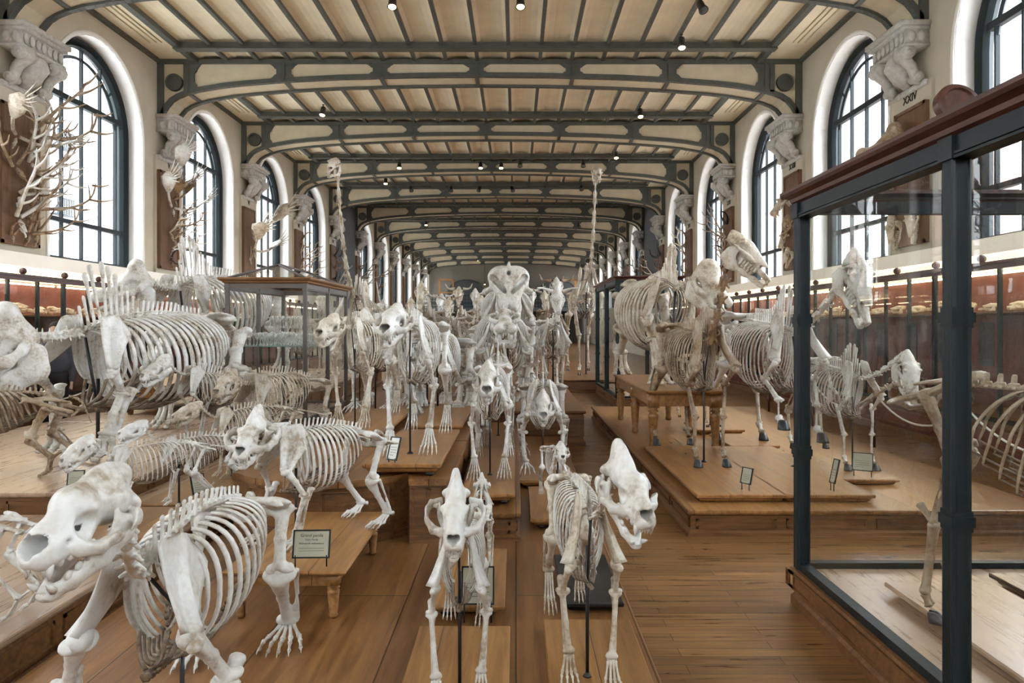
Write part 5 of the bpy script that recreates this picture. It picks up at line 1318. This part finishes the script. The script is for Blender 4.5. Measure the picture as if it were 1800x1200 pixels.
pl('small',.56,-2.72,5.1,.35,-48,'first small skeleton of the left row, skull lowest, behind the bear skull',neck=(.28,0,.22),skl=.46,pitch=30,hyaw=20,L=.95)
pl('small',.54,-2.62,5.62,.35,-60,'second small skeleton of the left row, with an upturned skull',neck=(.28,0,.30),skl=.44,pitch=12,hyaw=30,L=.9)
pl('small',.66,-2.60,6.6,.35,-45,'third small skeleton of the left row, brownish, near the panda',neck=(.28,0,.16),skl=.42,pitch=20,mat='ivory',L=.95)
pl('small',.55,-3.06,3.55,.29,-88,'small skeleton cut off by the left edge of the view')
pl('rhino',1.70,-4.22,7.25,.42,-9,'huge rhinoceros skeleton with tall back spines at the far left',lod=0,hyaw=-34,pitch=32,neck=(.30,-.06,-.01),gait=(.10,-.08,-.12,.12),skl=.46)
pl('rhino',2.0,-5.22,11.5,.87,-6,'second rhinoceros skeleton, standing on the round-ended table',hyaw=-55,pitch=24,neck=(.22,-.10,.03),skl=.40)
pl('rhino',.80,-4.98,6.28,.42,-78,'brown tapir-like skeleton under the rhinoceros skull at the left edge',mat='tan',nsp=.08,nspp=.2,W=.40,D=.42,zs=.82,zh=.84,N=16,toes=3,t=.034)
# right hand platform
pl('rhino',1.75,2.10,9.75,.92,4,'massive domed-skull skeleton with a barrel chest standing on the oak table',sk='calf_rhino',mat='ivory',hyaw=28,pitch=42,neck=(.24,.10,.08),spread=.15,hspread=.16,skl=.36,L=1.05,nsp=.22,zs=.76,zh=.76)
pl('deer',1.62,1.97,7.55,.28,4,'tall long-necked skeleton with a brown neck and a big pale skull turned right',sk='horse',mat='tan',neckmat='brown',skmat='ivory',legmat='tan',neck=(.10,.08,.63),hyaw=58,pitch=40,skl=.36,cw=1.5,L=.76,lod=0,cerv=7,t=.022,W=.27,N=17,nsp=.14,toes=1)
pl('horse',1.74,2.82,7.55,.28,1,'prancing horse skeleton lifting its black forehooves on the right platform',neck=(.42,.13,.42),pitch=60,hyaw=10,lift=(.16,.24,0,0),L=.92,lod=0,rodx=(.05,),mat='bone',legmat='bone')
pl('horse',1.18,3.42,7.4,.27,0,'smaller horse-like skeleton with a drooping skull seen through the glass',neck=(.42,.16,.22),pitch=62,skl=.42)
pl('deer',1.10,2.78,10.45,.28,5,'slim hoofed skeleton behind the oak table',mat='ivory')
pl('deer',1.30,3.04,2.97,.29,50,'large brown-boned hoofed skeleton inside the big glass case',mat='tan',lod=0,L=.92,W=.36,D=.46,N=15,spread=.14,hspread=.17,t=.028,skmat='tan',kmax=1.3,hind=[(0,.83),(.09,.58),(.03,.36),(.0,.10),(.03,.02)])
# middle distance
pl('bear',1.22,-1.72,8.9,.70,-14,'greyish bear skeleton with a rough skull behind the brownish cat',mat='ivory',neck=(.24,0,.05)) if False else None
pl('bear',1.25,-1.82,9.4,.61,-4,'greyish heavy-skulled skeleton behind the brownish cat',L=.7,mat='bone',neck=(.16,0,.10),skl=.42)
pl('hippo',1.15,-.98,9.1,.61,-2,'pale long-snouted skeleton directly behind the biggest cat',neck=(.2,0,.16),skl=.4,L=.75,W=.42)
pl('hyena',1.20,-.22,9.2,.35,181,'skeleton seen from behind with fanned hip bones behind the heart-nosed ones',neck=(.25,0,-.1))
pl('hippo',1.50,-.20,11.6,.50,3,'wide-bodied hippopotamus skeleton in front of the elephant',neck=(.24,.0,.10),W=.62,D=.60,zs=.86,zh=.82,skl=.42,jaw=14,L=1.2,fore=[(-.08,.86),(.10,.55),(-.03,.38),(.0,.14),(.04,.04),(.12,.015)])
pl('eleph',2.25,-.16,15.0,.50,2,'elephant skeleton with a great blocky skull rising in the centre of the herd',neck=(.16,0,.12),skl=.40)
pl('hippo',1.25,-1.38,11.3,.50,-4,'skeleton with a huge dark-hollowed jaw left of the elephant',neck=(.24,.0,.24),skl=.48,L=1.0)
cow=[([(.12,.15,.10),(.05,.45,.18),(.15,.62,.35)],.06)]
bis=[([(.12,.18,.08),(.10,.50,.05),(.05,.60,.30)],.07)]
gaz=[([(.2,.07,.14),(.05,.12,.5),(-.1,.16,.9)],.035)]
pl('deer',1.45,.62,12.0,.50,2,'horned ox skeleton with a white face right of the hippopotamus',horns=cow,skl=.36,t=.026,W=.34,pitch=62)
pl('deer',1.75,.80,15.8,.50,2,'big dark-ribbed horned skeleton behind the white-faced ox',horns=bis,mat='tan',skmat='bone',skl=.34,t=.026,nsp=.26,W=.34)
pl('giraffe',3.05,-3.30,15.2,.0,-4,'giraffe skeleton on the left, its thin neck reaching the ceiling beams',mat='ivory',lod=1)
pl('giraffe',3.45,2.0,20.6,.33,3,'giraffe skeleton on the right beyond the glass case',mat='ivory',lod=1)
rr=random.Random(3)
far=[(-2.02,13.1,1.3,'lion'),(-1.22,14.7,1.4,'deer'),(-1.86,15.6,1.7,'horse'),
 (-1.95,20.9,1.8,'deer'),(-1.0,19.9,1.8,'horse'),(-.1,19.7,1.7,'deer'),(.85,19.8,1.65,'deer'),(-1.8,24.4,2.1,'deer'),(-.65,23.5,2.1,'horse'),(.4,23.3,2.0,'deer'),(1.4,24.9,2.0,'deer'),(-1.4,27.4,2.2,'horse'),(-.2,27.2,2.2,'deer'),(1.1,27.3,2.1,'deer'),
 (-3.3,19.6,1.9,'deer'),(-3.3,23.9,2.1,'horse'),(-4.9,16.4,1.6,'horse'),(-5.1,19.8,1.7,'deer')]
for i,(x,y,S,k) in enumerate(far):
    z=.0 if -3.8<x<-2.4 else .42 if x<-4 else .50 if y<18.6 else .33
    hs=[None,cow,gaz,bis][i%4] if k=='deer' else None
    lab={'deer':('far horned grazer skeleton in the crowd','far hornless grazer skeleton in the crowd')[0 if hs else 1],'horse':'far horse-like skeleton in the crowd','lion':'slender cat-like skeleton in the crowd left of the hippopotamus'}[k]
    where=' on the elephant platform' if (-2.4<x<1 and y<18.6 and k!='lion') else ' on the far low platform' if (-2.4<x and y>18.6) else ' at the far left' if k!='lion' else ''
    pl(k,S,x,y,z,rr.uniform(-7,6),lab+where,mat=rr.choice(['bone','ivory','ivory']),lod=2,horns=hs,group=(lab+where).replace('skeleton','skeletons') if k!='lion' else None,skl=.34 if k!='lion' else .36,rod=True)
# ------------------------------------------------------------------ captions
caption(-1.09,3.93,.42,.185,.135,2,'white caption card reading Grand panda at the front of the oak bench',legh=.05,text=True,mat='label')
caption(-.90,5.36,.71,.075,.16,-28,'narrow white caption card leaning beside the paw of the biggest cat',legh=.02,mat='labelw',tilt=20)
caption(1.98,6.38,.28,.10,.13,-58,'blank framed caption card on the plinth of the long-necked skeleton',legh=.06)
caption(2.72,6.36,.28,.06,.20,-75,'thin edge-on caption card on the plinth of the prancing horse',legh=.07)
caption(3.28,7.0,.27,.17,.16,-30,'square caption card beside the smaller horse-like skeleton behind the glass',legh=.06)
caption(-3.42,5.74,.42,.11,.11,15,'beige caption card on the front edge of the rhinoceros platform',legh=.04)
caption(-3.28,5.90,.42,.10,.11,50,'pale caption card turned away beside the beige one on the rhinoceros platform',legh=.02,mat='labelw')
caption(-2.46,5.75,.35,.11,.14,62,'tall caption card below the second small skeleton',legh=.05)
caption(-2.43,4.55,.35,.11,.13,60,'caption card beside the feet of the first small skeleton',legh=.05)
caption(-2.45,6.5,.35,.10,.13,58,'caption card by the paws of the third small skeleton',legh=.05)
caption(-.20,3.86,.15,.16,.18,0,'caption card half hidden behind the ribs of the central foreground skeleton',legh=.10,text=False)
# ------------------------------------------------------------------ wall trophies
def antler_pair(name,loc,s,size,kind,seed,label,group,mat='tan',dense=False):
    r=random.Random(seed); o=empty(name,loc,0,label,'trophy',group); r_=random.Random(seed*7+1); o.rotation_euler=(r_.uniform(-.55,.45),r_.uniform(-.25,.35),r_.uniform(-.3,.35)); size*=(1.3 if kind=='deer' else 1.45 if kind=='palm' else 1.1)*(.85 if dense else 1); o.scale=(s*size,size,size); B=MT[mat]
    # small skull hanging face outwards and down
    cr,md,_=skull('farh'); M=Matrix.Translation((.06,0,.02))@Matrix.Rotation(math.radians(60),4,'Y')@Matrix.Diagonal((.19 if kind=='palm' else .25,)*3+(1,))
    link('skull',cr.xf(M),MT[mat if mat!='brown' else 'tan'],o)
    for e in (1,-1):
        m=MD()
        if kind=='deer':
            sp=r.uniform(.8,1.1); b=[(.06,.05,.08),(.20,.18,.22),(.36,.36*sp,.42),(.52,.42*sp,.68),(.50,.34*sp,.95)]
            P=np.array(b); P[:,1]*=e; m.add(horn_md(P.tolist(),.034,.010,7))
            for (u,dx,dy,dz) in ((1,.26,.02,.10),(2,.28,.08,.12),(3,.22,.14,.14),(3,-.06,-.16,.20),(4,.14,.12,.14)):
                p=P[u]*(1 if u<4 else .97)*1.0; q=p+np.array([dx*r.uniform(.8,1.3),e*dy,dz*r.uniform(.7,1.4)]); k=(p+q)/2+np.array([.02,0,-.05]); m.add(horn_md([tuple(p*.97),tuple(k),tuple(q)],.024,.005,6))
        elif kind=='palm':
            P=np.array([(.06,.05,.08),(.18,.26,.10),(.30,.46,.22)]); P[:,1]*=e; m.add(horn_md(P.tolist(),.03,.03,7))
            c=np.array([.42,.62*e,.46]); 
            pts=[P[2]+(c-P[2])*u*1.5 for u in (0,.35,.7,1.)]
            m.add(sweep(pts,[.05,.14,.17,.05],[.02,.018,.015,.008],n=8,hint=(1,-.6*e,-.2)))
            for k in range(6):
                a=-.9+k*.38; d=np.array([math.cos(a)*.9,e*.25*math.sin(a),math.sin(a)*.8+.25]); p=c+d*.12; m.add(horn_md([tuple(p),tuple(p+d*.13+np.array([0,0,.02])),tuple(p+d*r.uniform(.2,.3)+np.array([0,0,.06]))],.018,.004,6))
        elif kind=='horn':
            b=[(.05,.05,.06),(.12,.16,.28),(.28,.22,.44),(.44,.12,.40)] if r.random()<.5 else [(.05,.05,.06),(.10,.28,.05),(.22,.48,.16),(.26,.46,.38)]
            P=np.array(b); P[:,1]*=e; m.add(horn_md(P.tolist(),.05,.010,8))
        elif kind=='straight':
            P=np.array([(.05,.04,.06),(.14,.10,.35),(.16,.18,.75)]); P[:,1]*=e; m.add(horn_md(P.tolist(),.03,.006,7))
        link('antler' if kind in('deer','palm') else 'horn',m,B if kind!='horn' else MT['brown'] if seed%2 else MT['iron'],o)
    return o
def column(side,k,items):
    X=XL+.15 if side=='left' else XR-.15; s=1 if side=='left' else -1
    gname={'deer':'branching deer antlers','palm':'broad palmate antlers','horn':'curved dark horns','straight':'straight slender horns'}
    ordn=['nearest','second','third','fourth','fifth','sixth','seventh','eighth'][k]
    for i,(dy,z,size,kind,mat) in enumerate(items):
        lab='%s on a small skull, on the %s trophy board of the %s wall'%(gname[kind],ordn,side)
        antler_pair('antler_trophy' if kind in('deer','palm') else 'horned_skull_trophy',(X,YK(k)+.39+dy,z),s,size,kind,k*31+i,lab,lab.replace(' on a small skull,',''),mat)
column('left',0,[(.1,5.05,1.0,'deer','tan'),(-.25,4.95,.7,'palm','ivory'),(.15,4.55,.9,'deer','bone'),(-.2,4.4,.8,'deer','tan'),(.1,4.15,.95,'deer','tan'),(-.2,3.95,.8,'deer','bone'),(.15,3.75,.85,'deer','tan'),(-.2,3.5,.95,'deer','bone'),(.1,3.3,.7,'deer','tan'),(-.3,3.25,.5,'horn','tan'),(.3,3.35,.9,'straight','tan')])
column('left',1,[(0,5.2,.85,'palm','bone'),(.1,4.85,.6,'palm','brown'),(0,4.6,.75,'palm','bone'),(.1,4.2,.6,'deer','brown'),(-.1,4.0,.6,'deer','ivory'),(.1,3.85,.6,'deer','tan'),(0,3.6,.6,'deer','bone'),(0,3.3,.6,'horn','tan')])
column('left',2,[(0,4.75,1.1,'palm','ivory'),(.1,4.1,.9,'palm','ivory'),(-.1,3.8,.6,'straight','ivory'),(0,3.25,.6,'horn','ivory')])
column('left',3,[(0,5.0,1.0,'horn','tan'),(0,4.6,.7,'straight','ivory'),(.1,4.3,.7,'deer','brown'),(-.1,3.9,.7,'deer','ivory'),(0,3.5,.8,'deer','tan')])
column('left',4,[(0,5.0,1.1,'horn','tan'),(0,4.4,1.0,'horn','tan'),(.1,3.9,.9,'horn','tan'),(0,3.4,.9,'deer','ivory')])
column('left',5,[(0,4.9,1.,'horn','tan'),(0,4.2,1.,'deer','tan'),(0,3.5,1.,'deer','ivory')])
column('left',6,[(0,4.7,1.,'deer','tan'),(0,3.9,1.,'horn','ivory')])
column('right',2,[(0,5.0,.9,'horn','tan'),(.1,4.5,.8,'deer','tan'),(-.1,4.1,.8,'horn','ivory'),(0,3.6,.8,'deer','tan')])
column('right',3,[(0,5.0,1.,'horn','tan'),(0,4.4,.9,'deer','ivory'),(0,3.8,.9,'horn','tan')])
column('right',4,[(0,5.0,1.2,'horn','tan'),(0,4.3,1.1,'horn','tan'),(.1,3.7,1.,'deer','tan')])
column('right',5,[(0,4.8,1.,'horn','tan'),(0,4.0,1.,'deer','tan')])
column('right',6,[(0,4.6,1.,'deer','tan'),(0,3.8,1.,'horn','ivory')])
def wall_skull(kind,Y,z,L,pitch,yaw,label,mat='ivory',tusks=False,jaw=True,x=None):
    x=(XR-.16) if x is None else x
    o=empty('mounted_skull',(x,Y,z),math.radians(180+yaw),label,'skull')
    cr,md,hj=skull(kind); M=Matrix.Translation((.06,0,0))@Matrix.Rotation(math.radians(pitch),4,'Y')@Matrix.Diagonal((L,L,L,1))
    link('cranium',cr.xf(M),MT[mat],o)
    if jaw: link('lower_jaw',md.xf(M@Matrix.Translation((0,0,(hj[1] if hj else 0)-.02))),MT[mat],o)
    if tusks:
        for s in (1,-1): link('tusk',horn_md([(.25,.10*s,-.2),(.35,.13*s,-.6),(.25,.16*s,-1.05)],.055,.015).xf(M),MT['bone'],o)
    return o
wall_skull('rhino',YK(0)+.45,4.95,.85,20,0,'huge grey skull mounted on the dark board beside the numeral on the right','tan',jaw=False)
wall_skull('horse',YK(0)+.15,3.75,.62,80,20,'long pale skull hanging on the orange board behind the big glass case, left one')
wall_skull('bovid',YK(0)+.75,3.7,.62,80,-20,'long pale skull hanging on the orange board behind the big glass case, right one')
wall_skull('hippo',YK(1)+.45,5.05,.62,55,0,'walrus-like skull with two long white tusks at the top of the second right board',tusks=True,jaw=False)
wall_skull('bear',YK(1)+.25,4.4,.45,60,20,'brown blunt skull in the middle of the second right board','tan')
wall_skull('hippo',YK(1)+.6,4.15,.45,75,0,'small tusked skull low on the second right board',tusks=True,jaw=False)
wall_skull('horse',YK(1)+.3,3.65,.5,70,0,'narrow pale skull at the foot of the second right board')
# ------------------------------------------------------------------ bones in the cabinets and in the hipped case
def small_skull(kind,loc,L,yaw,label,group,mat='ivory'):
    o=empty('small_skull',loc,math.radians(yaw),label,'skull',group); cr,md,hj=skull(kind)
    z0=-float(min(md.v[:,2].min()+hj[1],cr.v[:,2].min()))*L; M=Matrix.Translation((-L*.5,0,z0))@Matrix.Diagonal((L,L,L,1))
    link('cranium',cr.xf(M),MT[mat],o); link('lower_jaw',md.xf(M@Matrix.Translation((0,0,hj[1]))),MT[mat],o); return o
r2=random.Random(11); protos=[]
for i in range(44):
    y=5.0+i*.42+r2.uniform(-.05,.05); L=r2.uniform(.22,.36); kd=('far','farh')[i%2]
    if i<6: o=small_skull(kd,(-8.1,y,1.885),L,r2.uniform(-40,60),'bone-coloured skull on the lit upper shelf of the left cabinets','skulls on the upper shelf of the left cabinets'); protos.append(o)
    else: o=copy_tree(protos[i%6]); o.location=(-8.1,y,1.885); o.rotation_euler.z=r2.uniform(-.6,1.)
for i in range(16):
    o=copy_tree(protos[i%6]); o.location=(-8.2,5.2+i*.7,1.325); o['label']='bone-coloured skull on the middle shelf of the left cabinets'; o['group']='skulls on the middle shelf of the left cabinets'
for i in range(34):
    o=copy_tree(protos[i%6]); o.location=(6.5,4.6+i*.62,1.885); o.rotation_euler.z=PI+r2.uniform(-.7,.7); o['label']='pale skull on the upper shelf of the red right cabinets'; o['group']='skulls on the upper shelf of the right cabinets'
q0=None
for i in range(7):
    if q0 is None:
        q0=skeleton('small',.34,(6.45,4.9,.52),-70,'small yellow-lit skeleton standing in the red right cabinets','skeleton','small_skeleton','small skeletons in the right cabinets',lod=2,mat='ivory',rod=False); q=q0
    else: q=copy_tree(q0)
    q.location=(6.45,4.9+i*1.5,(.52,1.0)[0]); q.rotation_euler.z=math.radians(-90-(60,95)[i%2])
# the white little skeletons in the hipped case
p=None; n=0
lab='tiny white skeleton on the green glass shelf of the hipped case'; grp='tiny skeletons in the hipped case'
for i in range(4):
    for j in range(9):
        if p is None: p=skeleton('small',.17,(0,0,0),0,lab,'skeleton','tiny_skeleton',grp,lod=3,mat='bone',rod=False,cart=False); q=p
        else: q=copy_tree(p)
        q.location=(-3.72+j*.095+r2.uniform(-.01,.01)+.03,10.16+i*.5+r2.uniform(-.03,.03),1.421); q.rotation_euler.z=r2.uniform(-2.4,-.7); sc=r2.uniform(.75,1.25); q.scale=(sc,)*3
pd=boxes([(-3.62,-3.12,10.7,10.9,1.42,1.44),(-3.60,-3.56,10.78,10.82,1.44,1.64),(-3.18,-3.14,10.78,10.82,1.44,1.64),(-3.66,-3.08,10.66,10.94,1.64,1.66)])
tag(link('glass_riser',pd,MT['glass'],None,False),'clear raised stand in the middle of the hipped glass case','stand')
for j in range(6):
    q=copy_tree(p); q.location=(-3.56+j*.08,10.8,1.661); q['label']='tiny white skeleton raised on the clear stand in the hipped case'; q['group']='tiny skeletons on the clear stand'; q.rotation_euler.z=-1.2-.1*j
# ------------------------------------------------------------------ visitors
def person(x,y,yaw,label,shirt,trouser,shoe,h=1.72):
    o=empty('person',(x,y,0),math.radians(yaw),label,'person'); k=h/1.72
    f=Fld((-.35,-.5,-.02),(.35,.5,1.80),.022)
    f.E((0,0,1.62),(.098,.078,.12),.02,False); f.C((0,0,1.38),(.0,0,1.55),.06,.055,.03,False); f.E((.10,0,1.60),(.02,.014,.025),.02,False)
    f.u(f.ell((0,0,1.20),(.12,.19,.24),False),.05); f.C((0,.10,1.37),(0,.17,1.34),.07,.06,.05); f.E((0,0,.95),(.12,.17,.14),.08,False)
    f.chain([(0,.19,1.35),(-.02,.25,1.08),(.05,.24,.86)],[.055,.045,.032],.02); f.E((.07,.24,.79),(.03,.02,.07),.02)
    for i in range(4): f.C((.05+.016*i,.24,.78),(.055+.018*i,.235,.69+.01*abs(i-1.5)),.011,.008,.006)
    f.C((.09,.24,.81),(.115,.225,.75),.011,.009,.008)
    f.chain([(0,.09,.92),(.01,.095,.50),(-.01,.095,.09)],[.09,.062,.042],.03); f.C((-.04,.095,.04),(.13,.105,.03),.04,.035,.03)
    body=f.mesh(); body.v[:,2]=np.maximum(body.v[:,2],0)
    ob=link('body',body.xf(Matrix.Diagonal((k,k,k,1))),plain('skin_'+label[:12],(.55,.36,.27),.6),o)
    def shell(name,prims,col):
        g=Fld((-.4,-.5,-.02),(.4,.5,1.85),.022); prims(g); link(name,g.mesh().xf(Matrix.Diagonal((k,k,k,1))),plain(name+'_'+label[:12],col,.85,noise=.1),o)
    shell('jacket',lambda g:(g.u(g.ell((0,0,1.18),(.145,.205,.29),False),.02),g.C((0,.10,1.38),(0,.17,1.35),.08,.07,.05),g.chain([(0,.19,1.35),(-.02,.25,1.08),(.045,.24,.88)],[.068,.058,.048],.02)),shirt)
    shell('trousers',lambda g:(g.E((0,0,.95),(.135,.185,.13),.05,False),g.chain([(0,.09,.92),(.01,.095,.50),(-.01,.095,.08)],[.105,.082,.07],.03)),trouser)
    shell('shoes',lambda g:(g.C((-.04,.095,.045),(.14,.108,.035),.052,.045,.03)),shoe)
    shell('hair',lambda g:(g.E((-.02,0,1.66),(.105,.088,.105),.01,False),g.cutE((.11,0,1.58),(.07,.1,.1),.02,False)),(.03,.02,.015))
    return o
person(-6.98,11.2,-75,'visitor in black trousers standing behind the rhinoceros by the left cabinets',(.06,.06,.07),(.012,.012,.014),(.02,.02,.02))
person(-7.32,10.35,-100,'visitor in grey jeans and pale shoes at the left edge by the cabinets',(.10,.05,.06),(.07,.09,.11),(.45,.40,.33),1.68)
SKY=9.0; EXPO=1.15
w=bpy.data.worlds.new('sky'); SC.world=w; w.use_nodes=True; nt=w.node_tree; bg=nt.nodes['Background']
bg.inputs[0].default_value=(.86,.93,1.0,1); bg.inputs[1].default_value=SKY
cd=bpy.data.cameras.new('camera'); cam=bpy.data.objects.new('camera',cd); COL.objects.link(cam); SC.camera=cam
cam.location=(0,0,HC); cam.rotation_euler=(PI/2,0,0); cd.sensor_width=36; cd.lens=36*F/1800
cd.shift_x=(900-VX)/1800; cd.shift_y=(VY-600)/1800; cd.clip_start=.05; cd.clip_end=300
SC.view_settings.view_transform='Standard'; SC.view_settings.look='None'; SC.view_settings.gamma=1; SC.view_settings.use_curve_mapping=False
SC.view_settings.exposure=EXPO
SC.cycles.max_bounces=8; SC.cycles.diffuse_bounces=4; SC.cycles.transparent_max_bounces=16; SC.cycles.caustics_reflective=False; SC.cycles.caustics_refractive=False
SC.cycles.use_denoising=True; SC.cycles.sample_clamp_indirect=6
